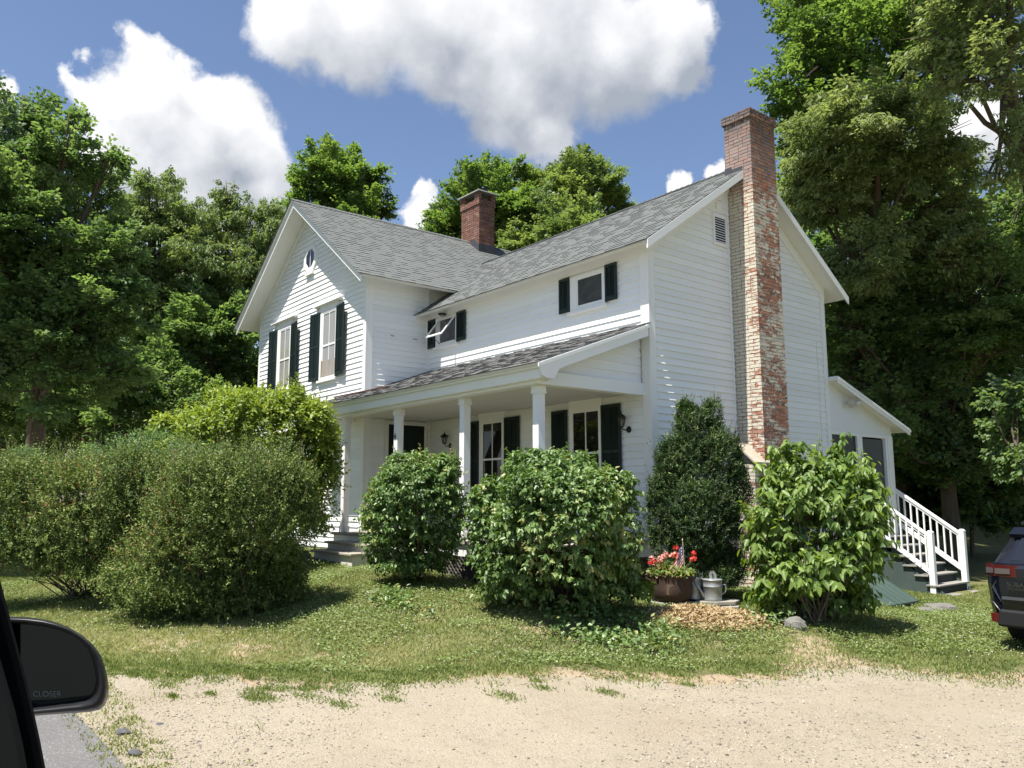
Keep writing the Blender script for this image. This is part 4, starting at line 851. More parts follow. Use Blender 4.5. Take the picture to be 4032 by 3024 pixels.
# verge weeds beside the asphalt
x, y, z = scatter(60000, -1, 4.8, -9.5, -7.6, lambda x, y: ((np.abs(y+9.22+.06*(x-2)) < .34*fbm(x, y, 1.2, 41)+.08) | ((fbm(x, y, 1.7, 43) > .56) & (NP.random(len(x)) < .12) & (y < -8.2) & (x < 3.6))) & (NP.random(len(x)) < .25+.75*(fbm(x, y, 5, 47) > .52)) & (NP.random(len(x)) < .5))
n = len(x); D = np.stack([NP.normal(0, .8, n), NP.normal(0, .8, n), np.ones(n)], 1)
o = leaves('verge_weeds', np.stack([x, y, z], 1), D, rdir(n), NP.uniform(.02, .055, n), NP.uniform(.007, .012, n), NP.random(n), leafmat('weed_leaf', (.12, .17, .035), (.30, .32, .08), (1.2, 1.2, .4), .3)); o['kind'] = 'stuff'; o['label'] = 'yellow green weeds along the edge of the asphalt'

# ================================================================ PLANTS
bark = mat('brown_bark', (.10, .075, .055), .9, .15, noise=[(5, .6, (.17, .14, .11), .4, .7)], bump=(14, 1.0, .03), stretch=(1, 1, .25))
twigm = mat('grey_twig', (.13, .10, .075), .85, .15, noise=[(9, .5, (.22, .18, .14), .4, .7)])
def basis(A):
    r = rdir(len(A)); e1 = unit(np.cross(A, r)); return e1, np.cross(A, e1)
def tree(name, label, lobes, depth, leafm, nleaf, L, base=None, rs=.75, k=46, droop=.35, wl=.62, group=None, trunk=.22, upb=.8, seed=0, cat='tree', jd=.55, asp=None, hang=0.0):
    rng = np.random.default_rng(100+seed); C = []; Rr = []
    for (u, v, r) in lobes:
        rr = rpx(r, depth); C.append(at(u, v, depth+rng.uniform(-jd, jd)*rr*1.6)); Rr.append(rr)
    C0 = np.array(C); R0 = np.array(Rr); cen = C0.mean(0)
    if base is None: base = (cen[0], cen[1])
    bz = g1(*base); t = thing(name, label, cat, (base[0], base[1], bz), group)
    # every lobe carries a number of flat, pointed boughs (fans) reaching outwards; leaves sit on twigs along them
    fc, fo, fl_, ft_, fw = [], [], [], [], []
    for c, r in zip(C0, R0):
        nf = int(np.clip(16+r*11, 18, 52))
        ax = np.array([c[0]*.55+cen[0]*.45, c[1]*.55+cen[1]*.45, c[2]])
        for q in range(nf):
            v = rdir(1, rng)[0]; v[2] = v[2]*.9+.08; p = c+v*r*rng.uniform(.25, .88)
            o = p-(ax-np.array([0, 0, .55*r])); o = unit(o[None])[0]+rng.normal(0, .28, 3); o[2] = o[2]*(.55 if v[2] < .5 else 1.1)+.02-(.10 if v[2] < 0 else 0); o = unit(o[None])[0]
            fc.append(p); fo.append(o); fl_.append(r*rng.uniform(.5, .95)); fw.append(r*rng.uniform(.22, .42)); ft_.append(rng.normal(0, .11)+.10*v[2])
    fc = np.array(fc); fo = np.array(fo); fl_ = np.minimum(np.array(fl_), 1.9); fw = np.minimum(np.array(fw), .85); ft_ = np.array(ft_)
    k = 11; nt = nleaf//k; pick = rng.choice(len(fc), nt, p=fl_*fw/np.sum(fl_*fw))
    O = fo[pick]; side = unit(np.cross(O, np.array([0, 0, 1.])+rng.normal(0, .12, (len(fc), 3))[pick])); nrm = np.cross(side, O)
    u_ = rng.random(nt)**.8; s_ = rng.uniform(-1, 1, nt); wd = fw[pick]*np.sin(np.pi*np.clip(.12+.86*u_, 0, 1))**.8
    P = fc[pick]+O*((u_-.45)*fl_[pick])[:, None]+side*(s_*wd)[:, None]+nrm*(rng.normal(0, .05, nt)*fl_[pick]-.10*u_**2*fl_[pick]-.12*s_**2*wd)[:, None]+rng.normal(0, .03, (nt, 3))
    tdir = unit(O*.8+side*(s_*.75)[:, None]+np.array([0, 0, -droop*.35])+rng.normal(0, .22, (nt, 3)))
    dd = np.linalg.norm(P[:, None]-C0[None], axis=2)/R0[None]; keep = ((dd < .42).sum(1) == 0) | (rng.random(nt) < .35)
    P, tdir, pick, nrm, side = P[keep], tdir[keep], pick[keep], nrm[keep], side[keep]; nt = len(P)
    tl = rs*.62*rng.uniform(.6, 1.3, nt); q_ = (np.arange(k)[None]+rng.random((nt, k)))/k
    Q = P[:, None]+tdir[:, None]*((q_-.4)*tl[:, None])[..., None]+rng.normal(0, L*.28, (nt, k, 3))+np.array([0, 0, -1.])*(hang*.5*q_**2*tl[:, None])[..., None]
    sg = np.where(np.arange(k) % 2 == 0, 1., -1.)[None, :, None]
    D = tdir[:, None]*.7+side[:, None]*sg*.8+np.array([0, 0, -droop*.7-hang])+rng.normal(0, .3, (nt, k, 3))
    Nn = nrm[:, None]+np.array([0, 0, .35])+rng.normal(0, .42, (nt, k, 3))
    tb = rng.normal(.45, .10, nt)[:, None]+ft_[pick][:, None]+rng.normal(0, .13, (nt, k))
    ln = L*rng.uniform(.65, 1.3, (nt, k))
    leaves('crown', Q.reshape(-1, 3), D.reshape(-1, 3), Nn.reshape(-1, 3), ln.ravel(), ln.ravel()*(asp or wl), np.clip(tb.ravel(), 0, 1), leafm, t)
    m = MB(); C, Rr = C0, R0; top = C[np.argmax(C[:, 2])]; hb = max(1.5, (C[:, 2]-Rr).min()-bz)
    p0 = np.array([base[0], base[1], bz-.3]); p1 = np.array([base[0]+rng.uniform(-.2, .2), base[1], bz+hb]); p2 = cen.copy(); p2[2] = max(p2[2], p1[2]+1); p3 = top
    p3 = p2*.45+top*.55; m.tube([p0, p0+(p1-p0)*.15+0, p1, (p1+p2)/2, p2, p3], [trunk*1.35, trunk, trunk*.8, trunk*.55, trunk*.30, .015], 9)
    for c, r in zip(C, Rr):
        f = rng.uniform(.15, .85); s0 = p1+(p2-p1)*f; mid = (s0+c)/2+np.array([0, 0, -.12*np.linalg.norm(c-s0)]); m.tube([s0, mid, c, c+unit((c-s0)[None])[0]*r*.7+np.array([0, 0, .2*r])], [trunk*.30, trunk*.18, trunk*.09, .010], 6)
        for q in range(5):
            e = rdir(1, rng)[0]; e[2] = abs(e[2])*.6; m.tube([c*.4+mid*.6, c+e*r*.45, c+e*r*.95], [trunk*.08, trunk*.05, .006], 5)
    for i in range(0, len(fc), 3): m.tube([fc[i]-fo[i]*fl_[i]*.5, fc[i]+fo[i]*fl_[i]*.38], [trunk*.07+.006, .006], 4, cap=False)
    m.build('trunk', bark, t, smooth=True)
    return t
maple = leafmat('maple_leaf', (.066, .132, .042), (.215, .31, .098), (1.5, 1.5, .65), .48)
mapled = leafmat('deep_green_leaf', (.066, .128, .050), (.225, .31, .125), (1.45, 1.5, .75), .48)
olive = leafmat('olive_leaf', (.115, .165, .068), (.33, .385, .175), (1.35, 1.35, .7), .46)
walnut = leafmat('walnut_leaf', (.10, .165, .062), (.265, .335, .14), (1.4, 1.4, .65), .46)
DK = dict(depth=0)
GR = 'trees at the right of the house'; GL = 'trees at the left of the house'; GB = 'trees beyond the roof'
tree('maple_tree', 'tall bright green maple rising highest behind the end chimney', [(1750,50,105),(1715,190,75),(1800,220,115),(1870,90,150),(1980,30,150),(1900,-110,190),(1725,300,60),(1775,400,100),(1850,330,140),(1950,190,125),(2060,-100,190),(1740,110,60),(1690,235,35)], 26, maple, 120000, .145, base=at(1930,1100,26)[:2], rs=.6, k=36, group=GR, trunk=.42, seed=1)
tree('weeping_tree', 'olive green tree with hanging leaves just right of the end chimney', [(1830,300,115),(1780,440,80),(1900,400,140),(1990,310,110),(2050,460,90),(1860,560,100),(1960,540,125),(2070,560,100),(1735,390,45),(1900,230,75),(1770,330,60)], 21.5, olive, 120000, .135, base=at(1855,1100,24)[:2], rs=.5, k=34, droop=.6, asp=.42, group=GR, trunk=.30, seed=2, upb=.6, hang=.3)
tree('olive_tree', 'olive leaved tree filling the top right corner', [(2060,70,110),(2160,20,140),(2130,170,110),(2040,160,80),(2230,140,140),(2235,320,75),(2195,255,40),(2150,380,45),(2250,-120,180),(2080,-110,170),(2180,-300,260),(2000,-330,220)], 17.5, olive, 90000, .13, base=at(2330,1120,18)[:2], rs=.45, k=34, droop=.6, asp=.42, group=GR, trunk=.30, seed=3, upb=.6, hang=.25)
tree('shade_tree', 'dark broad tree behind the side porch and stairs', [(1880,740,140),(2000,690,160),(2100,640,150),(2190,480,120),(2210,690,150),(2100,830,140),(1980,850,130),(1860,830,100),(2220,880,130),(2200,430,70),(1920,930,90),(2060,960,90),(2130,960,95),(1990,990,80),(2090,1000,70),(1790,640,75),(1830,700,80)], 23, mapled, 120000, .14, base=at(2062,1160,23.5)[:2], rs=.6, k=36, group=GR, trunk=.27, seed=4)
tree('sapling', 'small sunlit tree leaning in behind the parked car', [(2195,850,46),(2180,930,44),(2205,1010,46),(2165,985,26),(2235,920,50),(2135,870,18)], 17.5, mapled, 6000, .13, base=at(2240,1150,16.5)[:2], rs=.45, droop=.8, group=GR, trunk=.08, seed=5)
tree('leafy_tree', 'large leafy tree at the left edge, nearest on that side', [(50,330,120),(140,320,80),(-50,440,160),(90,500,140),(200,420,95),(225,560,90),(40,660,150),(180,690,120),(265,640,70),(90,810,120),(220,800,100),(-70,740,150),(50,245,48),(165,262,34),(235,345,38),(-120,300,150)], 20, mapled, 150000, .118, base=at(70,1050,21)[:2], rs=.5, k=34, group=GL, trunk=.30, seed=6)
tree('feathery_tree', 'pale feathery tree with a pointed top left of the gable', [(340,440,62),(330,520,90),(290,620,90),(395,590,80),(350,710,105),(322,395,32),(270,540,70),(360,400,36),(275,460,60),(400,480,60),(410,560,70),(250,620,70)], 29, walnut, 95000, .13, rs=.5, k=34, droop=.9, asp=.42, group=GL, trunk=.22, seed=7, hang=.35)
tree('feathery_tree', 'second pale feathery tree, close beside the gable peak', [(485,470,58),(465,560,85),(525,590,75),(445,680,95),(560,540,52),(600,500,40),(490,415,28),(530,690,90),(440,500,55),(540,480,60),(580,560,60),(420,600,70),(590,470,34)], 31, walnut, 95000, .13, rs=.5, k=34, droop=.9, asp=.42, group=GL, trunk=.22, seed=8, hang=.35)
tree('broadleaf_tree', 'big leaved young tree against the left corner of the gable wall', [(505,740,45),(515,680,50),(480,790,65),(430,730,75),(540,800,45),(450,860,70),(390,800,60),(420,660,50),(360,740,60)], 28, mapled, 40000, .16, base=at(455,1050,28)[:2], rs=.5, k=30, group=GL, trunk=.12, seed=9)
tree('understory_tree', 'dark understory tree in shade behind the hedge shrubs', [(140,900,110),(290,840,105),(400,870,80),(20,880,120),(250,940,80),(-100,900,130)], 25, mapled, 60000, .145, base=at(230,1060,25.5)[:2], rs=.5, k=34, group=GL, trunk=.18, seed=10)
tree('maple_tree', 'round bright maple showing above the gable ridge', [(725,380,72),(675,420,55),(775,430,62),(715,345,40),(648,380,26),(812,385,26),(635,450,34),(830,455,26),(740,500,90),(650,520,60),(760,330,18)], 42, maple, 60000, .18, base=at(730,1080,43)[:2], rs=.7, k=36, group=GB, trunk=.35, seed=11)
tree('maple_tree', 'maple behind the brick chimney of the main roof', [(1040,430,80),(1060,370,36),(965,470,52),(1100,470,75),(1110,365,26),(985,505,52),(1040,560,110),(1020,385,30),(935,505,26)], 45, maple, 64000, .19, base=at(1045,1080,46)[:2], rs=.75, k=36, group=GB, trunk=.4, seed=12)
tree('walnut_tree', 'tall blue green tree above the middle of the wing ridge', [(1225,430,85),(1285,405,60),(1240,378,34),(1335,425,34),(1155,430,50),(1300,490,70),(1352,448,22),(1190,400,30),(1290,365,22)], 48, walnut, 66000, .20, base=at(1255,1080,49)[:2], rs=.75, k=36, group=GB, trunk=.4, seed=13, asp=.45)
tree('maple_tree', 'yellow green maple lower in front of the taller trees over the valley of the roofs', [(1170,480,75),(1240,510,80),(1130,540,60),(1320,520,60),(1210,580,90),(1370,520,40)], 41, walnut, 50000, .18, base=at(1200,1080,42)[:2], rs=.7, k=36, group=GB, trunk=.3, seed=14)
for i, (u, dd, lb, sd) in enumerate(((1750, 34, 'dark woodland tree furthest right of the chimney foot', 20), (1950, 35, 'dark woodland tree behind the side stairs', 21), (2180, 33, 'dark woodland tree behind the parked car', 22), (60, 36, 'dark woodland tree at the far left edge', 23), (300, 38, 'dark woodland tree between the left edge tree and the first feathery tree', 24), (530, 38, 'dark woodland tree behind the left wall corner', 25))):
    tree('woodland_tree', lb, [(u, 640, 120), (u-80, 740, 120), (u+80, 740, 120), (u, 860, 130), (u-90, 940, 110), (u+90, 940, 110), (u, 1020, 100)]+([(u, 520, 110), (u+60, 430, 100)] if u > 1000 else []), dd, mapled, 30000, .27, rs=1.0, group='woodland trees', trunk=.25, seed=sd)

for i, (u, dd, lb) in enumerate(((1950, 27, 'dark thicket behind the side porch roof'), (2080, 26, 'dark thicket between the stairs and the parked car'), (2220, 25, 'dark thicket behind the parked car roof'))):
    tree('thicket', lb, [(u, 960, 75), (u-60, 1020, 70), (u+60, 1020, 70), (u, 1070, 75), (u+50, 1110, 50), (u-50, 1110, 50), (u+40, 900, 60)], dd, mapled, 20000, .2, rs=.7, group='thickets under the right trees', trunk=.07, seed=30+i, cat='thicket')
def shrub(name, label, cat, lobes, ntw, kl, tl, L, Wf, leafm, base, droop=.0, face=.7, rich=True, group=None, zmin=-.6, shoots=0, slen=.4, stems=10, stemr=.014, gnarl=.25, tipv=.14, upt=.25, seed=0, tintmu=.45, parts=True):
    """lobes: (centre xyz, radii xyz); twigs run outwards from inside each lobe and carry kl leaves each"""
    rng = np.random.default_rng(500+seed); C = np.array([l[0] for l in lobes], float); Rr = np.array([l[1] for l in lobes], float)
    cs, rr_ = [], []
    for c, r in zip(C, Rr):
        cs.append(c); rr_.append(r*.9)
        for q in range(7):
            v = rdir(1, rng)[0]; v[2] = abs(v[2]) if rng.random() < .75 else v[2]; cs.append(c+v*r*rng.uniform(.55, .80)); rr_.append(r*rng.uniform(.22, .42))
    C, Rr = np.array(cs), np.array(rr_)
    wt = Rr.prod(1)**(2/3); pick = rng.choice(len(C), ntw, p=wt/wt.sum()); d = rdir(ntw, rng); lowz = d[:, 2] < zmin; d[lowz, 2] *= -1
    fac = np.clip(1-np.abs(rng.normal(0, .20, ntw)), .35, 1)*(1+rng.normal(0, tipv*.5, ntw))
    tip = C[pick]+d*Rr[pick]*fac[:, None]
    dd = (((tip[:, None]-C[None])/Rr[None])**2).sum(2)
    keep = ((dd < .6).sum(1) == 0) | (rng.random(ntw) < .3); tip, d, pick = tip[keep], d[keep], pick[keep]; nt = len(tip)
    gzv = gzi(tip[:, 0], tip[:, 1]); tip[:, 2] = np.maximum(tip[:, 2], gzv+.02)
    od = unit(d/Rr[pick]); tdir = unit(od+np.array([0, 0, upt])+rng.normal(0, gnarl, (nt, 3)))
    s = (np.arange(kl)[None]+rng.random((nt, kl)))/kl
    tlen = tl*rng.uniform(.6, 1.4, nt)
    Q = tip[:, None]+tdir[:, None]*((s-.75)*tlen[:, None])[..., None]+np.array([0, 0, -1.])*(droop*.25*(s**2)*tlen[:, None])[..., None]
    e1 = unit(np.cross(tdir, rdir(nt, rng))); e2 = np.cross(tdir, e1)
    ph = (np.arange(kl)*2.4)[None]+rng.uniform(0, 6.28, nt)[:, None]; sd = np.cos(ph)[..., None]*e1[:, None]+np.sin(ph)[..., None]*e2[:, None]
    D = tdir[:, None]*.55+sd*.8+np.array([0, 0, -droop])+rng.normal(0, .2, (nt, kl, 3))
    Nn = od[:, None]*face+np.array([0, 0, .7])+rng.normal(0, .35, (nt, kl, 3))
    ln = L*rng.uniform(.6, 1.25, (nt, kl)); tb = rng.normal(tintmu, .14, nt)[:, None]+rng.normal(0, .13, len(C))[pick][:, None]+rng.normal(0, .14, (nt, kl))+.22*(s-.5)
    t = thing(name, label, cat, (base[0], base[1], g1(*base)), group)
    sel = np.zeros(0, int)
    if shoots:
        up = np.where(d[:, 2] > .15)[0]; sel = rng.choice(up, shoots); ks = 16; s2 = (np.arange(ks)[None]+rng.random((shoots, ks)))/ks
        sdir = unit(od[sel]*.45+np.array([0, 0, .9])+rng.normal(0, .28, (shoots, 3))); sl2 = slen*rng.uniform(.4, 1.3, shoots)
        Q2 = tip[sel][:, None]+sdir[:, None]*((s2-.1)*sl2[:, None])[..., None]; f1 = unit(np.cross(sdir, rdir(shoots, rng))); f2 = np.cross(sdir, f1); p2 = (np.arange(ks)*2.4)[None]+rng.uniform(0, 6.28, shoots)[:, None]
        D2 = sdir[:, None]*.8+.7*(np.cos(p2)[..., None]*f1[:, None]+np.sin(p2)[..., None]*f2[:, None])+np.array([0, 0, -droop*.6]); N2 = rng.normal(0, .5, (shoots, ks, 3))+np.array([0, 0, .8])
        l2 = L*rng.uniform(.5, 1.05, (shoots, ks))*(1.1-.5*s2); t2 = rng.normal(tintmu+.12, .2, shoots)[:, None]+rng.normal(0, .12, (shoots, ks))
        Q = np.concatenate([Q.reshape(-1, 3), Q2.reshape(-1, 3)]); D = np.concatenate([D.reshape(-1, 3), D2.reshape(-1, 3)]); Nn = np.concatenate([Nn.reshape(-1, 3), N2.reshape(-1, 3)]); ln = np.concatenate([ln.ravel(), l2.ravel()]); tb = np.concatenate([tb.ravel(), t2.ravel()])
    Q = Q.reshape(-1, 3); Q[:, 2] = np.maximum(Q[:, 2], gzi(Q[:, 0], Q[:, 1])+.01)
    leaves('foliage', Q, D.reshape(-1, 3), Nn.reshape(-1, 3), ln.ravel(), ln.ravel()*Wf, np.clip(tb.ravel(), 0, 1), leafm, t, rich=rich)
    m = MB(); b0 = np.array([base[0], base[1], g1(*base)-.05])
    for q in range(stems):
        i = rng.integers(nt); e = tip[i]; c = b0+np.array([*rng.normal(0, .12, 2), 0]); mid = c*.5+e*.5+np.array([0, 0, .12])+rng.normal(0, .08, 3)
        m.tube([c, c*.6+mid*.4+rng.normal(0, .03, 3), mid, e], [stemr*1.3, stemr, stemr*.8, stemr*.3], 5)
    for j, i in enumerate(sel[:260]):
        m.tube([tip[i]-sdir[j]*.25, tip[i]+sdir[j]*sl2[j]*.85], [.006, .0025], 4, cap=False)
    m.build('stems', twigm, t, smooth=True)
    return t
def lob(u, v, d, ru, rv, rd=None):
    return (at(u, v, d), (rpx(ru, d), rpx(rd or ru, d)*1.0, rpx(rv, d)))
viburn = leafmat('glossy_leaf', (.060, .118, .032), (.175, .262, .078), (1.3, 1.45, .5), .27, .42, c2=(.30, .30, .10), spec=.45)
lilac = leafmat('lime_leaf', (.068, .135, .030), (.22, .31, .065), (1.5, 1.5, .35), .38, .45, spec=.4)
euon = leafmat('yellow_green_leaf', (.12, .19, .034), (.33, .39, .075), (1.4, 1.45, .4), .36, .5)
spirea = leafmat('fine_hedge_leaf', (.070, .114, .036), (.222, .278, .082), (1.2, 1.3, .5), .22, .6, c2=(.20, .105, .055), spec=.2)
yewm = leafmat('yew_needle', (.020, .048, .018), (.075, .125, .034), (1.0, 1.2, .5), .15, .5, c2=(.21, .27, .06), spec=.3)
SG = 'rounded shrubs along the porch'
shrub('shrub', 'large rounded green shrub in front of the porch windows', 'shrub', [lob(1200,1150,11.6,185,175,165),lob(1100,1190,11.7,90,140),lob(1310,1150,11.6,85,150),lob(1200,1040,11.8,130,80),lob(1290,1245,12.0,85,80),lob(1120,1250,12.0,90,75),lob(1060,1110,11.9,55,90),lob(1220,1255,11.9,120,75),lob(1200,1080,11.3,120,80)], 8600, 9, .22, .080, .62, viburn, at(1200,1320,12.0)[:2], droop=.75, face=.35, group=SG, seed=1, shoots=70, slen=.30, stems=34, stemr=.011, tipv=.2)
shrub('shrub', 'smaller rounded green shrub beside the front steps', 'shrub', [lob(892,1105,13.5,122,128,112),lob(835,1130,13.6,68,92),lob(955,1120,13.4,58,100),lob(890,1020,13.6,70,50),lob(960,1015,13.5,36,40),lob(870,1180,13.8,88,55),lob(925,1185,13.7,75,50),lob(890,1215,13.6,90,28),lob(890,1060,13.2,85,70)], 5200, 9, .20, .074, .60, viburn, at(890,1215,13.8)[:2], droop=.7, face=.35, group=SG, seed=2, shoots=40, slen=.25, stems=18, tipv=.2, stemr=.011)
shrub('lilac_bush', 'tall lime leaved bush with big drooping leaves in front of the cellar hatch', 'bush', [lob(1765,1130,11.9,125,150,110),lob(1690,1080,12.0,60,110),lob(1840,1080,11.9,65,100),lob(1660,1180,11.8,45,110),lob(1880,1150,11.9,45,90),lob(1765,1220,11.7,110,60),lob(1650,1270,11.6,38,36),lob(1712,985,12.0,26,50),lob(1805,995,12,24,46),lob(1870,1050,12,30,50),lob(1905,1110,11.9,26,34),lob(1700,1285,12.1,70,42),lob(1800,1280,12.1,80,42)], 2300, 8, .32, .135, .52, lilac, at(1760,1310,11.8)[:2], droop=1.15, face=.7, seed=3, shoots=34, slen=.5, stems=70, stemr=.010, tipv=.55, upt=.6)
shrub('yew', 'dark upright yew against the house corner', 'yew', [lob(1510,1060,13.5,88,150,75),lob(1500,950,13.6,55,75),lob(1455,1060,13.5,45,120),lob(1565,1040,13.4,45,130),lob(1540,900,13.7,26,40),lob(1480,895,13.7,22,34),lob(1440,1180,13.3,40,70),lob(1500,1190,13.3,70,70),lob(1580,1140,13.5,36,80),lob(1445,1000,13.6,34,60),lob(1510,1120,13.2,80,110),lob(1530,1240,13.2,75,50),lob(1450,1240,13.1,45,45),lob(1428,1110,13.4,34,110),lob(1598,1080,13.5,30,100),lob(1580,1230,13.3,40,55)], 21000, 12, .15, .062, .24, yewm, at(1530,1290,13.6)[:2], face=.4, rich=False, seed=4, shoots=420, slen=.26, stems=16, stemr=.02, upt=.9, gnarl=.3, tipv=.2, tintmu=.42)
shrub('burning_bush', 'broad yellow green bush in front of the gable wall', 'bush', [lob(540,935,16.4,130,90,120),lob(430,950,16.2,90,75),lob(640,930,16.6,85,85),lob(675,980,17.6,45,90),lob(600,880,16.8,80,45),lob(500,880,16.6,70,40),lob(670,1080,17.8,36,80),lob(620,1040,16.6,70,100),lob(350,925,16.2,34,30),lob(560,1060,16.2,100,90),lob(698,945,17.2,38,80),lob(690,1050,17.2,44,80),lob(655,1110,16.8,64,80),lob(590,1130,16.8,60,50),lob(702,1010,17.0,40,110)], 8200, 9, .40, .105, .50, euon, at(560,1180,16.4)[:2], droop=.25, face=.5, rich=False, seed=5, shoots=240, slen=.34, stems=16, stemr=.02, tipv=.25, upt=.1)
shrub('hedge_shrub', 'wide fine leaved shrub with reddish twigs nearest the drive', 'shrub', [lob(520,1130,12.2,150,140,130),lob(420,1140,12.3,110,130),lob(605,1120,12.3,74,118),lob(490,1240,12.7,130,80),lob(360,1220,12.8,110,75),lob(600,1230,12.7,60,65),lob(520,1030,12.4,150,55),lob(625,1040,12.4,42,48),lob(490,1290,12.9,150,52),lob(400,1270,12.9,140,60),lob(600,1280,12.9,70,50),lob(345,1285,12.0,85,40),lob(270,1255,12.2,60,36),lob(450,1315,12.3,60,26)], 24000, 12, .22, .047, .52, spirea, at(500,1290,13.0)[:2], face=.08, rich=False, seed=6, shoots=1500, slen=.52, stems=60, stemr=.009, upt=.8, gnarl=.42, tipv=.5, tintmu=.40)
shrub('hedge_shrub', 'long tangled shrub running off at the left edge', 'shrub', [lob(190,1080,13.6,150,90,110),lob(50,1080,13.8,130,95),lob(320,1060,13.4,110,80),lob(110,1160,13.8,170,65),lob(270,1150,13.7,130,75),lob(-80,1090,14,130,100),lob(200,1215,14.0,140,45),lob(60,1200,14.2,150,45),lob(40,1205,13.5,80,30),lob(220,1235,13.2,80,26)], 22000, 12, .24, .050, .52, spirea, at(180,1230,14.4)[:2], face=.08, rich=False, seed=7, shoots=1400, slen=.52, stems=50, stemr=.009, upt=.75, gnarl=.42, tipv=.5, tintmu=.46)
junip = leafmat('blue_green_leaf', (.09, .165, .06), (.19, .29, .12), (1.2, 1.3, .6), .3, .6)
shrub('fern_bush', 'soft blue green feathery growth topping the left shrubs', 'bush', [lob(270,985,14.2,70,42),lob(330,965,14.3,70,40),lob(420,990,13.9,70,35),lob(180,1000,14.4,60,32),lob(60,1005,14.6,80,32),lob(250,1040,13.9,60,50)], 1500, 12, .38, .06, .34, junip, at(300,1130,14.2)[:2], face=.3, rich=False, seed=8, stems=8, upt=.9, tipv=.2)
shrub('hosta', 'small bright green plant left of the iron pot', 'plant', [lob(1385,1275,12.0,32,20),lob(1370,1265,12.1,20,16)], 80, 6, .10, .085, .75, lilac, at(1385,1285,12.0)[:2], droop=.5, face=.4, seed=9, stems=3, stemr=.006, upt=.6)
# low creeping cover below the shrubs
x, y, z = scatter(90000, -2.6, 4.6, -5.6, .4, lambda x, y: ((np.exp(-(((x-1.9)/1.2)**2+((y+3.1)/.9)**2))+np.exp(-(((x+.9)/1.0)**2+((y+4.7)/.35)**2))+.9*np.exp(-(((x-3.3)/.9)**2+((y+.9)/.6)**2))) > .35+.5*NP.random(len(x))) & (fbm(x, y, 2.2, 51) > .42) & (sdrv(x, y) < -.3))
n = len(x); k = NP.random(n) < .30; x, y, z = x[k], y[k], z[k]; n = len(x)
N3 = unit(np.stack([NP.normal(0, .5, n), NP.normal(-.3, .5, n), np.ones(n)], 1)); D = np.cross(N3, rdir(n))
o = leaves('ground_cover', np.stack([x, y, z+NP.uniform(.03, .20, n)], 1), D, N3, NP.uniform(.05, .09, n), NP.uniform(.035, .06, n), NP.random(n), viburn, rich=True); o['kind'] = 'stuff'; o['label'] = 'low creeping leaves at the foot of the shrubs'
# ================================================================ SMALL THINGS BY THE HOUSE CORNER
def gp(u, v, d): p = at(u, v, d); return p[0], p[1]
slabm = mat('grey_slab', (.30, .285, .25), .9, .15, noise=[(3, .6, (.19, .18, .16), .4, .7), (20, .4, (.38, .36, .32), .5, .8)], bump=(16, .6, .015))
def stone(name, label, c, r, seed, m, cat='stone', group=None, flat=.5):
    rng = np.random.default_rng(seed); bm = MB(); n1, n2 = 6, 9; V = []
    for i in range(n1+1):
        th = math.pi*i/n1
        for j in range(n2):
            ph = 2*math.pi*j/n2; rr = 1+rng.uniform(-.16, .16) if 0 < i < n1 else 1
            V.append((c[0]+r[0]*math.sin(th)*math.cos(ph)*rr, c[1]+r[1]*math.sin(th)*math.sin(ph)*rr, c[2]+r[2]*math.cos(th)*rr))
    bm.v = V
    for i in range(n1):
        for j in range(n2): bm.f.append((i*n2+j, (i+1)*n2+j, (i+1)*n2+(j+1) % n2, i*n2+(j+1) % n2)); bm.t.append(rng.random())
    o = bm.build(name, m); tag(o, label, cat, group); return o
PX, PY = gp(1450, 1300, 12.6); PZ = at(1450, 1297, 12.6)[2]
# pot, cans and flag are laid out along the photo's horizontal at the pot's own distance
HX = unit(np.array([RT[0], RT[1], 0])); HF = unit(np.array([FW[0], FW[1], 0]))
def loc(du, df, dz=0): p = np.array([PX, PY, PZ])+HX*du+HF*df; return np.array([p[0], p[1], PZ+dz])
def slab_(label, du, df, w, d, h, top, rot, seed):
    rng = np.random.default_rng(seed); b = MB(); c = loc(du, df); P = []
    for k in range(9):
        a = 2*math.pi*k/9; r = rng.uniform(.85, 1.1); q = c+(HX*math.cos(a)*w*r+HF*math.sin(a)*d*r); P.append((q[0], q[1], PZ+top-h))
    b.prism(P, (0, 0, h)); o = b.build('stone_slab', slabm, None, bevel=.012); tag(o, label, 'stone slab', 'flat stones under the iron pot'); return o
slab_('flat grey stone slab under the rusty iron pot', .02, .02, .40, .28, .07, -.005, 0, 1)
slab_('long flat stone slab under the two watering cans', .62, .10, .52, .30, .06, -.005, 0, 2)
slab_('lower rough stone below the watering can slab', .70, .02, .40, .24, .13, -.075, 0, 3)
slab_('thin stone sunk in front of the iron pot', .12, -.05, .36, .24, .15, -.09, 0, 4)
rust = mat('rusty_iron', (.045, .028, .021), .75, .35, noise=[(5, .7, (.085, .045, .028), .45, .7), (16, .5, (.04, .03, .026), .5, .75), (2.5, .4, (.17, .10, .065), .6, .8)], bump=(30, .4, .008))
t = thing('iron_pot', 'large rusty cast iron kettle planted with red flowers', 'pot', tuple(loc(0, 0)))
b = MB(); c = loc(0, 0); b.lathe([(0, 0), (.24, .0), (.29, .03), (.325, .10), (.335, .20), (.325, .30), (.335, .385), (.345, .40), (.325, .402), (.305, .36), (.30, .33), (0, .33)], c, 28); b.build('kettle', rust, t, smooth=True)
for sgn in (-1, 1):
    b = MB(); p = loc(.33*sgn, -.02, .31); b.tube([p, p+HX*.05*sgn+np.array([0, 0, .03]), p+HX*.06*sgn+np.array([0, 0, .08]), p+HX*.01*sgn+np.array([0, 0, .11])], .016, 7); b.build('pot_ear', rust, t)
b = MB(); 
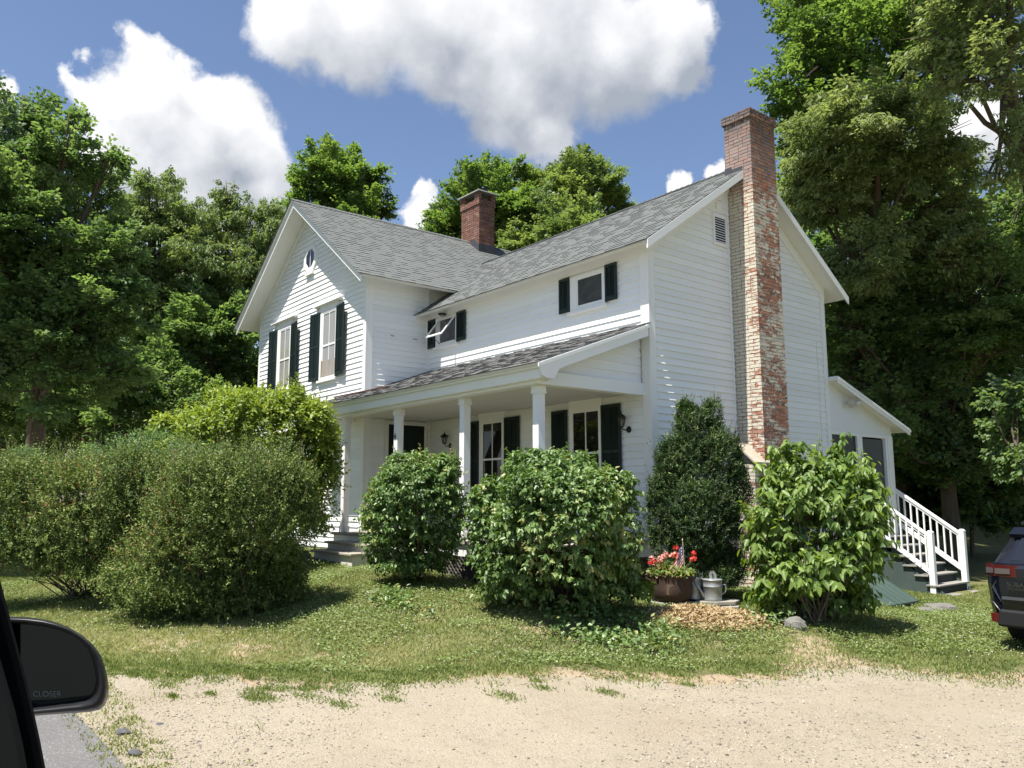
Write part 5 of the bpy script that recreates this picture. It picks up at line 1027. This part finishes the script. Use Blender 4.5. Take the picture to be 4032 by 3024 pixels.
for du in (-.08, -.015): p = loc(du, -.31, .12); b.beam(p, loc(du, -.325, .27), .09 if du < -.05 else .03, .006, -HF)
b.build('pot_patch', mat('rust_patch', (.20, .15, .11), .8, .2, noise=[(8, .5, (.12, .08, .055), .4, .7)]), t)
b = MB(); b.lathe([(0, 0), (.30, 0)], tuple(loc(0, 0, .34)), 20); b.build('soil', mat('dark_soil', (.035, .026, .02), .95, .1), t)
# geraniums
gt = thing('geranium', 'red and salmon geraniums growing from the iron pot', 'plant', tuple(loc(0, 0, .34)))
rng = np.random.default_rng(77); n = 620; a = rng.uniform(0, 6.28, n); r = .36*np.sqrt(rng.random(n)); h = rng.uniform(0, 1, n)*(.20-.25*(r/.36)**2*.5)+.02
P = loc(0, 0, .36)[None]+HX*(np.cos(a)*r)[:, None]+HF*(np.sin(a)*r)[:, None]+np.array([0, 0, 1])*h[:, None]
N3 = unit(np.stack([rng.normal(0, .6, n), rng.normal(-.4, .6, n), np.ones(n)], 1)); D = np.cross(N3, rdir(n))
leaves('foliage', P, D, N3, rng.uniform(.04, .08, n), rng.uniform(.04, .07, n), rng.random(n), leafmat('geranium_leaf', (.07, .13, .025), (.22, .27, .06), (1.3, 1.3, .4), .3, .5, c2=(.30, .22, .10)), gt, rich=True)
reds = [mat('red_petal', (.62, .055, .045), .5, .3), mat('salmon_petal', (.68, .24, .18), .5, .3), mat('pink_petal', (.68, .37, .32), .5, .3)]
fl = [(-.29, .30, 0, .055), (-.30, .36, 2, .04), (-.20, .34, 2, .045), (-.14, .37, 1, .05), (-.08, .38, 2, .045), (-.02, .39, 1, .05), (.05, .40, 1, .06), (.09, .38, 0, .05), (-.06, .42, 2, .035), (.10, .50, 0, .05), (-.16, .30, 1, .045), (-.24, .25, 1, .035), (-.18, .22, 1, .035), (.36, .42, 0, .05), (.33, .34, 0, .06), (.36, .32, 0, .045), (.14, .33, 1, .04), (-.33, .28, 0, .04)]
for (du, dz, ci, rr) in fl:
    c = loc(du, rng.uniform(-.22, .05), .30+dz); n = 26; d = rdir(n, rng); d[:, 2] = np.abs(d[:, 2])*.9-.2
    N3 = unit(d+rng.normal(0, .3, (n, 3))); DD = np.cross(N3, rdir(n, rng))
    hd = leaves('flower_head', c+unit(d)*rr*.8*np.array([1, 1, .7]), DD, N3, np.full(n, rr*.85), np.full(n, rr*.7), rng.random(n), reds[ci], gt)
    b = MB(); b.tube([loc(du*.6, -.02, .42), (loc(du*.8, -.04, .45+dz*.3)), c], .004, 5); b.build('stalk', mat('flower_stalk', (.12, .17, .05), .6, .2), gt)
# little flag
ft = thing('flag', 'small american flag on a stick standing in the iron pot', 'flag', tuple(loc(.14, -.16, .34)))
b = MB(); b.tube([loc(.20, -.16, .30), loc(.17, -.17, .92)], .006, 6); b.lathe([(0, 0), (.012, .006), (.010, .02), (0, .045)], tuple(loc(.17, -.17, .92)), 8); b.build('flag_stick', mat('stick_wood', (.45, .38, .26), .6, .3), ft)
V = []; F = []; MI = []; nu, nv = 24, 13     # hangs limp from the hoist: u along the fly, v across the stripes
for i in range(nu+1):
    for j in range(nv+1):
        s_ = i/nu; w_ = j/nv; hp = loc(.172+.004*w_, -.17, .86-.30*w_)
        q = hp+HX*(-.20*s_-.02*math.sin(s_*7)+.05*s_*w_)+HF*(.028*math.sin(s_*15+w_*2))+np.array([0, 0, -.30*s_-.05*s_*s_*(1-w_)])*.98
        V.append(tuple(q))
fm = [mat('flag_red', (.50, .035, .045), .8, .1), mat('flag_white', (.78, .76, .72), .8, .1), mat('flag_blue', (.035, .05, .16), .8, .1)]
for i in range(nu):
    for j in range(nv):
        F.append((i*(nv+1)+j, (i+1)*(nv+1)+j, (i+1)*(nv+1)+j+1, i*(nv+1)+j+1))
        canton = i < nu*.4 and j < 7; MI.append(1 if (canton and i % 2 == 1 and j % 2 == 1) else 2 if canton else (0 if j % 2 == 0 else 1))
me = bpy.data.meshes.new('flag_cloth'); me.from_pydata(V, [], F)
for m_ in fm: me.materials.append(m_)
me.polygons.foreach_set('material_index', MI); o = bpy.data.objects.new('flag_cloth', me); COL.objects.link(o); put(o, ft)
# watering cans
galv = mat('galvanised_steel', (.40, .42, .42), .42, .5, metal=.55, noise=[(7, .5, (.27, .29, .30), .4, .7), (30, .3, (.5, .51, .5), .55, .8)], bump=(12, .15, .01))
def can(label, du, df, sx, tilt, seed):
    t = thing('watering_can', label, 'watering can', tuple(loc(du, df)), 'galvanised watering cans on the stone'); c = tuple(loc(du, df))
    b = MB(); b.lathe([(r_*1.18, z_*1.04) for r_, z_ in [(0, .004), (.118, .0), (.122, .012), (.118, .03), (.126, .20), (.131, .206), (.126, .212), (.130, .295), (.137, .302), (.130, .308), (.11, .315), (.02, .318)]], c, 24); b.build('body', galv, t, smooth=True)
    b = MB(); f = lambda x, z: loc(du+x*sx, df-.02, z)
    b.tube([f(-.125, .05), f(-.20, .16), f(-.30, .31)], [.030, .022, .014], 10); b.lathe([(0.014, 0), (.034, .02), (.036, .028), (0, .03)], tuple(f(-.305, .30)), 12); b.build('spout', galv, t, smooth=True)
    b = MB(); b.tube([f(.125, .24), f(.20, .235), f(.205, .16), f(.185, .115), f(.125, .09)], .012, 7); b.build('handle', galv, t)
    b = MB(); pts = [f(-.02, .31), f(-.03, .41), f(.0, .435), f(.035, .41), f(.045, .31)]
    for p, q in zip(pts[:-1], pts[1:]): b.beam(p, q, .045, .006, -HF)
    b.build('top_handle', galv, t); return t
can('galvanised watering can standing furthest right on the stone slab', .655, .02, 1, 0, 1)
can('galvanised watering can half hidden right behind the iron pot', .40, .20, -1, 0, 2)
# heap of dry leaves
lt = thing('leaf_heap', 'heap of dry tan leaves and clippings below the stone slab', 'leaf heap', tuple(at(1540, 1345, 11.6)))
rng = np.random.default_rng(5); n = 8200; a = rng.uniform(0, 6.28, n); r = np.sqrt(rng.random(n)); cx0, cy0_ = at(1540, 1340, 11.6)[:2]
HXr = HX; X = cx0+HXr[0]*np.cos(a)*r*.98+HF[0]*np.sin(a)*r*.72; Y = cy0_+HXr[1]*np.cos(a)*r*.98+HF[1]*np.sin(a)*r*.72
Zz = gzi(X, Y)+.13*np.clip(1-r**1.6, 0, 1)*rng.uniform(.55, 1.05, n)+.012
dry = leafmat('dry_leaf', (.24, .165, .085), (.56, .44, .26), (1, .9, .6), .2, .8, spec=.15)
N3 = unit(np.stack([rng.normal(0, .7, n), rng.normal(-.2, .7, n), np.ones(n)], 1)); D = np.cross(N3, rdir(n, rng)); D[:, 2] *= .8
leaves('dry_leaves', np.stack([X, Y, Zz], 1), D, N3, rng.uniform(.04, .11, n), rng.uniform(.012, .035, n), rng.random(n), dry, lt, rich=False, fold=.3)
b = MB(); P = []
for i in range(7):
    for j in range(20):
        rr = i/6; aa = 2*math.pi*j/20; xx = cx0+HX[0]*math.cos(aa)*rr*1.04+HF[0]*math.sin(aa)*rr*.68; yy = cy0_+HX[1]*math.cos(aa)*rr*1.04+HF[1]*math.sin(aa)*rr*.68; b.v.append((xx, yy, g1(xx, yy)-.02+.10*(1-rr**1.6)))
for i in range(6):
    for j in range(20): b.f.append((i*20+j, (i+1)*20+j, (i+1)*20+(j+1) % 20, i*20+(j+1) % 20)); b.t.append(.5)
b.build('heap_core', mat('leaf_mulch', (.20, .14, .07), .9, .1, noise=[(30, .7, (.10, .07, .035), .4, .7)]), lt, smooth=True)
rockm = mat('grey_rock', (.17, .165, .15), .9, .15, noise=[(7, .6, (.10, .10, .09), .4, .7)], bump=(14, .7, .02))
def rock_at(label, u, v, d, rx, rz, seed, m=rockm, group=None):
    p = at(u, v, d); z = g1(p[0], p[1]); return stone('rock', label, (p[0], p[1], z+rz*.25), (rx, rx*.8, rz), seed, m, 'rock', group)
rock_at('pale grey rock at the foot of the lime leaved bush', 1718, 1330, 11.2, .17, .13, 3)
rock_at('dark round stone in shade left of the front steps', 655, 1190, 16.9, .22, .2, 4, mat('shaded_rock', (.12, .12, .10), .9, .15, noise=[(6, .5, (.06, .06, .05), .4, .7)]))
rock_at('flat stone lying beside the foot of the side stairs', 2030, 1290, 15.2, .30, .10, 5); rock_at('flat stone in the grass in front of the side stairs', 2000, 1300, 14.6, .18, .08, 6)
darkrock = mat('dark_stone', (.085, .085, .09), .85, .2, noise=[(9, .5, (.15, .15, .15), .4, .7)], bump=(18, .5, .01))
for (u, v, lb, rx, sd) in ((290, 1628, 'dark flat stone in the weeds between asphalt and drive', .10, 7), (430, 1608, 'small grey stone lying alone on the sandy drive', .05, 9), (265, 1590, 'flat dark asphalt lump on the grassy verge', .12, 10), (345, 1575, 'dark chunk of broken asphalt on the drive edge', .07, 11)):
    p = CAMP+ray(u, v)*((-.86-CAMP[2])/ray(u, v)[2]); stone('rock', lb, (p[0], p[1], g1(p[0], p[1])+.008), (rx*.75, rx*.5, rx*.2), sd, darkrock, 'rock', 'stones on the verge')
# red copper strip and debris on the porch roof
b = MB()
def pr(x, y, h): return (x, y, ZPW+S_P*y+h)
b.beam(pr(-9.0, -RR-.05, .05), pr(-5.9, -RR-.28, .05), .05, .02); tag(b.build('fallen_strip', mat('rusty_strip', (.12, .05, .035), .7, .3)), 'rust red strip lying along the left end of the porch roof', 'metal strip')

# ================================================================ PARKED CAR (seen from behind at the right edge)
paint = mat('black_car_paint', (.004, .005, .010), .25, .45, coat=.5); plast = mat('black_plastic', (.016, .016, .017), .6, .3); cglass = mat('car_glass', (.012, .015, .02), .05, .7); chrome = mat('chrome', (.55, .56, .58), .15, .5, metal=1)
redl = mat('red_lens', (.065, .005, .007), .12, .6); clearl = mat('clear_lens', (.085, .072, .070), .15, .6); rubber = mat('tyre_rubber', (.018, .018, .018), .85, .2); refl = mat('red_reflector', (.10, .014, .012), .3, .4)
CS = 1/.87; cz = g1(5.7, 2.2); CO = np.array([4.83+.90*CS, 1.28, cz]); HDG = rad(-2)
def cw(x, y, z):
    z = z if z < .98 else .98+(z-.98)*.80   # car local (metres; x right, y forward from the rear bumper) to world
    x, y = x*math.cos(HDG)-y*math.sin(HDG), x*math.sin(HDG)+y*math.cos(HDG); return tuple(CO+np.array([x, y, z])*CS)
ct = thing('parked_car', 'black hatchback suv parked behind the stairs with its rear to the road', 'car', tuple(CO))
def loft(st, name, m, closed=True, smooth=True):
    b = MB(); n = len(st[0][1])
    for y, ring in st:
        for (x, z, dy) in ring: b.v.append(cw(x, y+dy, z))
    for i in range(len(st)-1):
        for j in range(n-1): b.f.append((i*n+j, i*n+j+1, (i+1)*n+j+1, (i+1)*n+j)); b.t.append(.5)
    b.f.append(tuple(range(n-1, -1, -1))); b.f.append(tuple((len(st)-1)*n+j for j in range(n))); b.t += [.5, .5]
    return b.build(name, m, ct, smooth=False)
def ring(w, zs, ws, top, lean=()):     # half widths ws at heights zs, mirrored, closed over the top
    L = [(-w*a, z, 0) for z, a in zip(zs, ws)]; Rr = [(w*a, z, 0) for z, a in zip(zs, ws)][::-1]; return L+Rr
zs = [.24, .34, .50, .66, .76, .86, .97, 1.03]; wsb = [.90, .945, .975, .99, 1.0, .99, .965, .93]
def body_ring(w, zb, zt): zz = [zb+(z-.24)*(zt-zb)/(1.03-.24) for z in zs]; return ring(w, zz, wsb, 0)
loft([(.00, body_ring(.70, .36, .96)), (.03, body_ring(.80, .30, 1.0)), (.09, body_ring(.865, .27, 1.02)), (.20, body_ring(.895, .25, 1.03)), (.50, body_ring(.905, .24, 1.03)), (1.6, body_ring(.905, .24, 1.01)), (3.0, body_ring(.905, .24, .99)), (3.25, body_ring(.90, .24, 1.0)), (3.9, body_ring(.88, .24, .92)), (4.25, body_ring(.82, .28, .80)), (4.42, body_ring(.70, .32, .70))], 'body', paint)
def gh(w0, w1, z0, z1, c=.06): return [(-w0, z0, 0), (-w0*.45-w1*.55, z0+(z1-z0)*.6, 0), (-w1, z1-c, 0), (-w1+c*1.5, z1-.01, 0), (-w1*.5, z1+.012, 0), (w1*.5, z1+.012, 0), (w1-c*1.5, z1-.01, 0), (w1, z1-c, 0), (w0*.45+w1*.55, z0+(z1-z0)*.6, 0), (w0, z0, 0)]
loft([(.10, gh(.80, .76, .97, 1.02, .02)), (.24, gh(.84, .70, .98, 1.24)), (.36, gh(.85, .67, .98, 1.44)), (.50, gh(.86, .66, .98, 1.53)), (1.2, gh(.87, .66, .98, 1.575)), (2.2, gh(.87, .65, .98, 1.56)), (2.6, gh(.86, .62, .98, 1.50)), (3.25, gh(.82, .70, .98, 1.06, .02))], 'cabin', paint)
def quad(pts, name, m, th=.012, parent=None):
    b = MB(); P = [np.array(cw(*p)) for p in pts]; nrm_ = np.cross(P[1]-P[0], P[2]-P[0]); nrm_ /= np.linalg.norm(nrm_); b.prism([p+nrm_*th for p in P], -nrm_*th*2); return b.build(name, m, parent or ct)
quad([(-.60, .135, 1.05), (.60, .135, 1.05), (.52, .30, 1.38), (-.52, .30, 1.38)], 'rear_window', cglass, .02)
quad([(-.66, .30, 1.42), (.66, .30, 1.42), (.64, .42, 1.52), (-.64, .42, 1.52)], 'spoiler', paint, .03)
for sgn in (-1, 1):
    pts = [(sgn*.868, .55, 1.05), (sgn*.885, 2.9, 1.05), (sgn*.70, 2.35, 1.44), (sgn*.70, .75, 1.46)]
    quad(pts if sgn > 0 else pts[::-1], 'side_window', cglass, .015)
    b = MB(); b.tube([cw(sgn*.62, .6, 1.60), cw(sgn*.62, 1.4, 1.625), cw(sgn*.61, 2.3, 1.60)], .022*CS, 8); b.build('roof_rail', plast, ct)
    # tail lamp wraps round the corner
    b = MB()
    for (p0, p1) in (((.52, -.005), (.74, .015)), ((.74, .015), (.865, .085)), ((.865, .085), (.905, .22)), ((.905, .22), (.91, .36))):
        t0 = .985; b.hexa([cw(sgn*p0[0], p0[1]-.012, .86), cw(sgn*p1[0], p1[1]-.012, .86), cw(sgn*(p1[0]-.04), p1[1]+.03, .86), cw(sgn*(p0[0]-.04), p0[1]+.03, .86), cw(sgn*p0[0], p0[1]-.008, 1.0), cw(sgn*p1[0], p1[1]-.008, 1.0), cw(sgn*(p1[0]-.04), p1[1]+.03, 1.0), cw(sgn*(p0[0]-.04), p0[1]+.03, 1.0)])
    tl = b.build('tail_light', redl, ct)
    b = MB()
    for (p0, p1) in (((.56, -.003), (.735, .013)), ((.755, .022), (.862, .083))):
        b.hexa([cw(sgn*p0[0], p0[1]-.022, .895), cw(sgn*p1[0], p1[1]-.022, .89), cw(sgn*p1[0], p1[1], .89), cw(sgn*p0[0], p0[1], .895), cw(sgn*p0[0], p0[1]-.02, .955), cw(sgn*p1[0], p1[1]-.02, .955), cw(sgn*p1[0], p1[1], .955), cw(sgn*p0[0], p0[1], .955)])
    b.build('clear_lens', clearl, tl)
    b = MB(); b.hexa([cw(sgn*.70, -.03, .32), cw(sgn*.82, .02, .32), cw(sgn*.82, .06, .32), cw(sgn*.70, .06, .32), cw(sgn*.70, -.03, .42), cw(sgn*.83, .02, .42), cw(sgn*.83, .06, .42), cw(sgn*.70, .06, .42)]); b.build('reflector', refl, ct)
    b = MB(); b.tube([cw(sgn*.735, .008, .80), cw(sgn*.775, .02, .74), cw(sgn*.745, .010, .66), cw(sgn*.69, -.004, .56)], [.010, .016, .013, .008], 6); b.build('body_crease', mat('dull_chrome', (.16, .16, .165), .3, .5, metal=1), ct)
    b = MB(); b.tube([cw(sgn*.86, .10, .565), cw(sgn*.79, .02, .55), cw(sgn*.73, -.012, .49), cw(sgn*.67, -.025, .42)], .010, 6); b.build('bumper_edge', mat('grey_gloss', (.03, .03, .032), .4, .4), ct)
    for yw in (.86, 3.50):
        wt = MB(); c = cw(sgn*.80, yw, .335); pr_ = [(.20, -.10), (.31, -.105), (.335, -.08), (.338, 0), (.335, .08), (.31, .105), (.20, .10)]
        wt.lathe([(r*CS, z*CS) for r, z in pr_], n=28); wt.v = [(c[0]+z, c[1]+x, c[2]+y) for x, y, z in wt.v]; wh = wt.build('wheel', rubber, ct, smooth=True)
        wt = MB(); wt.lathe([(.205*CS, -.095*CS), (.205*CS, .095*CS)], n=28); wt.lathe([(0, .07*CS*sgn), (.06*CS, .075*CS*sgn)], n=10)
        for k in range(5):
            a = 2*math.pi*k/5; wt.beam((math.cos(a)*.04, math.sin(a)*.04, .085*sgn), (math.cos(a)*.235, math.sin(a)*.235, .095*sgn), .06, .03)
        wt.v = [(c[0]+z, c[1]+x, c[2]+y) for x, y, z in wt.v]; wt.build('rim', mat('alloy', (.3, .3, .31), .35, .5, metal=.8), wh)
b = MB(); b.hexa([cw(-.74, -.05, .28), cw(.74, -.05, .28), cw(.86, .5, .26), cw(-.86, .5, .26), cw(-.70, -.055, .48), cw(.70, -.055, .48), cw(.88, .5, .46), cw(-.88, .5, .46)]); b.build('rear_bumper', plast, ct, bevel=.03)
b = MB(); b.hexa([cw(-.66, -.062, .60), cw(.66, -.062, .60), cw(.66, .1, .60), cw(-.66, .1, .60), cw(-.66, -.05, .63), cw(.66, -.05, .63), cw(.66, .1, .63), cw(-.66, .1, .63)]); b.build('bumper_step', mat('grey_gloss', (.1, .1, .1)), ct)
quad([(-.36, -.012, .66), (.36, -.012, .66), (.42, -.004, .82), (-.42, -.004, .82)], 'plate_recess', plast, .012); quad([(-.15, -.028, .67), (.15, -.028, .67), (.15, -.022, .80), (-.15, -.022, .80)], 'number_plate', mat('plate', (.6, .62, .65), .4, .3), .004)
for (txt, x, z, sz) in (('SUBARU', -.60, .755, .052), ('CROSSTREK', -.595, .715, .026)):
    c_ = bpy.data.curves.new('lettering', 'FONT'); c_.body = txt; c_.size = sz*CS*1.3; c_.extrude = .004; c_.align_x = 'LEFT'; c_.materials.append(mat('dull_chrome', (.16, .16, .165), .3, .5, metal=1))
    o = bpy.data.objects.new('lettering', c_); o.location = cw(x, -.034, z); o.rotation_euler = (rad(90), 0, HDG); o.scale = (1.15, 1, 1); textmesh(o, ct)

# ================================================================ THE DOOR AND MIRROR OF THE CAR WE LOOK OUT OF
def z7(x, y): return (x*.452/K, (2274+y*.452)/K)
dt = thing('car_door', 'dark front pillar and side mirror of the car the view is taken from', 'car door', tuple(at(0, 1450, .8)))
black = mat('dark_car_trim', (.004, .004, .0045), .7, .15); rubber2 = mat('window_seal', (.007, .007, .007), .8, .2)
def sheet3(pts, d0, d1, name, m, parent, bev=0):
    b = MB(); A = [at(*z7(*p), d0) for p in pts]; B = [at(*z7(*p), d1) for p in pts]; n = len(A); b.v = [tuple(p) for p in A+B]
    b.f = [tuple(range(n-1, -1, -1)), tuple(range(n, 2*n))]+[(k, (k+1) % n, n+(k+1) % n, n+k) for k in range(n)]; b.t = [.5]*len(b.f); return b.build(name, m, parent, bevel=bev)
pil = [(-900, -500), (-150, -500), (0, 20), (60, 240), (105, 420), (170, 660), (240, 930), (300, 1190), (350, 1420), (402, 1690), (440, 1900), (-900, 1900)]
fr_ = sheet3(pil, .70, .76, 'window_frame', black, dt, .008)
sheet3([(-880, -480), (-240, -480), (-60, 500), (30, 800), (130, 1150), (200, 1450), (255, 1750), (270, 1900), (-880, 1900)], .66, .699, 'window_seal', rubber2, dt, .006)
hs = [(0, 352), (75, 352), (220, 356), (360, 372), (480, 400), (600, 446), (710, 515), (800, 592), (862, 680), (898, 780), (922, 880), (932, 960), (925, 1040), (898, 1105), (850, 1142), (760, 1160), (500, 1178), (300, 1193), (0, 1205)]
gl = [(-10, 396), (120, 402), (260, 412), (400, 430), (520, 458), (620, 498), (705, 552), (765, 620), (802, 700), (825, 790), (836, 870), (834, 930), (815, 990), (780, 1035), (725, 1062), (600, 1085), (440, 1108), (290, 1128), (-10, 1140)]
def lerp(a, b, f): return [(p[0]+(q[0]-p[0])*f, p[1]+(q[1]-p[1])*f) for p, q in zip(a, b)]
cenm = (350, 780); shr = lambda pts, f: [(cenm[0]+(x-cenm[0])*f, cenm[1]+(y-cenm[1])*f) for x, y in pts]
b = MB(); rings = [(gl, .962), (lerp(gl, hs, .35), .945), (lerp(gl, hs, .75), .94), (hs, .955), (shr(hs, 1.03), .99), (shr(hs, .98), 1.05), (shr(hs, .8), 1.10), (shr(hs, .4), 1.13)]
n = len(hs)
for pts, dp in rings:
    for p in pts: b.v.append(tuple(at(*z7(*p), dp)))
for i in range(len(rings)-1):
    for j in range(n): b.f.append((i*n+j, i*n+(j+1) % n, (i+1)*n+(j+1) % n, (i+1)*n+j)); b.t.append(.5)
b.f.append(tuple((len(rings)-1)*n+j for j in range(n))); b.t.append(.5)
mir = b.build('side_mirror', mat('mirror_housing', (.012, .012, .014), .38, .4), dt, smooth=True)
b = MB(); b.face([at(*z7(*p), .960) for p in gl]); b.build('mirror_glass', MIRROR(), mir)
c_ = bpy.data.curves.new('lettering', 'FONT'); c_.body = 'CLOSER'; c_.size = .0095; c_.extrude = .0002; c_.align_x = 'LEFT'; c_.materials.append(mat('etched_letters', (.16, .16, .16), .7, .2))
o = bpy.data.objects.new('lettering', c_)
q0 = at(*z7(288, 1036), .9595); mx_ = Matrix(((RT[0], UP[0], -FW[0], q0[0]), (RT[1], UP[1], -FW[1], q0[1]), (RT[2], UP[2], -FW[2], q0[2]), (0, 0, 0, 1))); o.matrix_basis = mx_; textmesh(o, mir)

# ---------------------------------------------------------------- real size: the fitted units are 0.87 m
S_ = .87
for o in list(SC.objects):
    if o.parent is None and o.type not in ('LIGHT',):
        if o.type == 'CAMERA': o.location = o.location*S_
        else: o.location = o.location*S_; o.scale = o.scale*S_
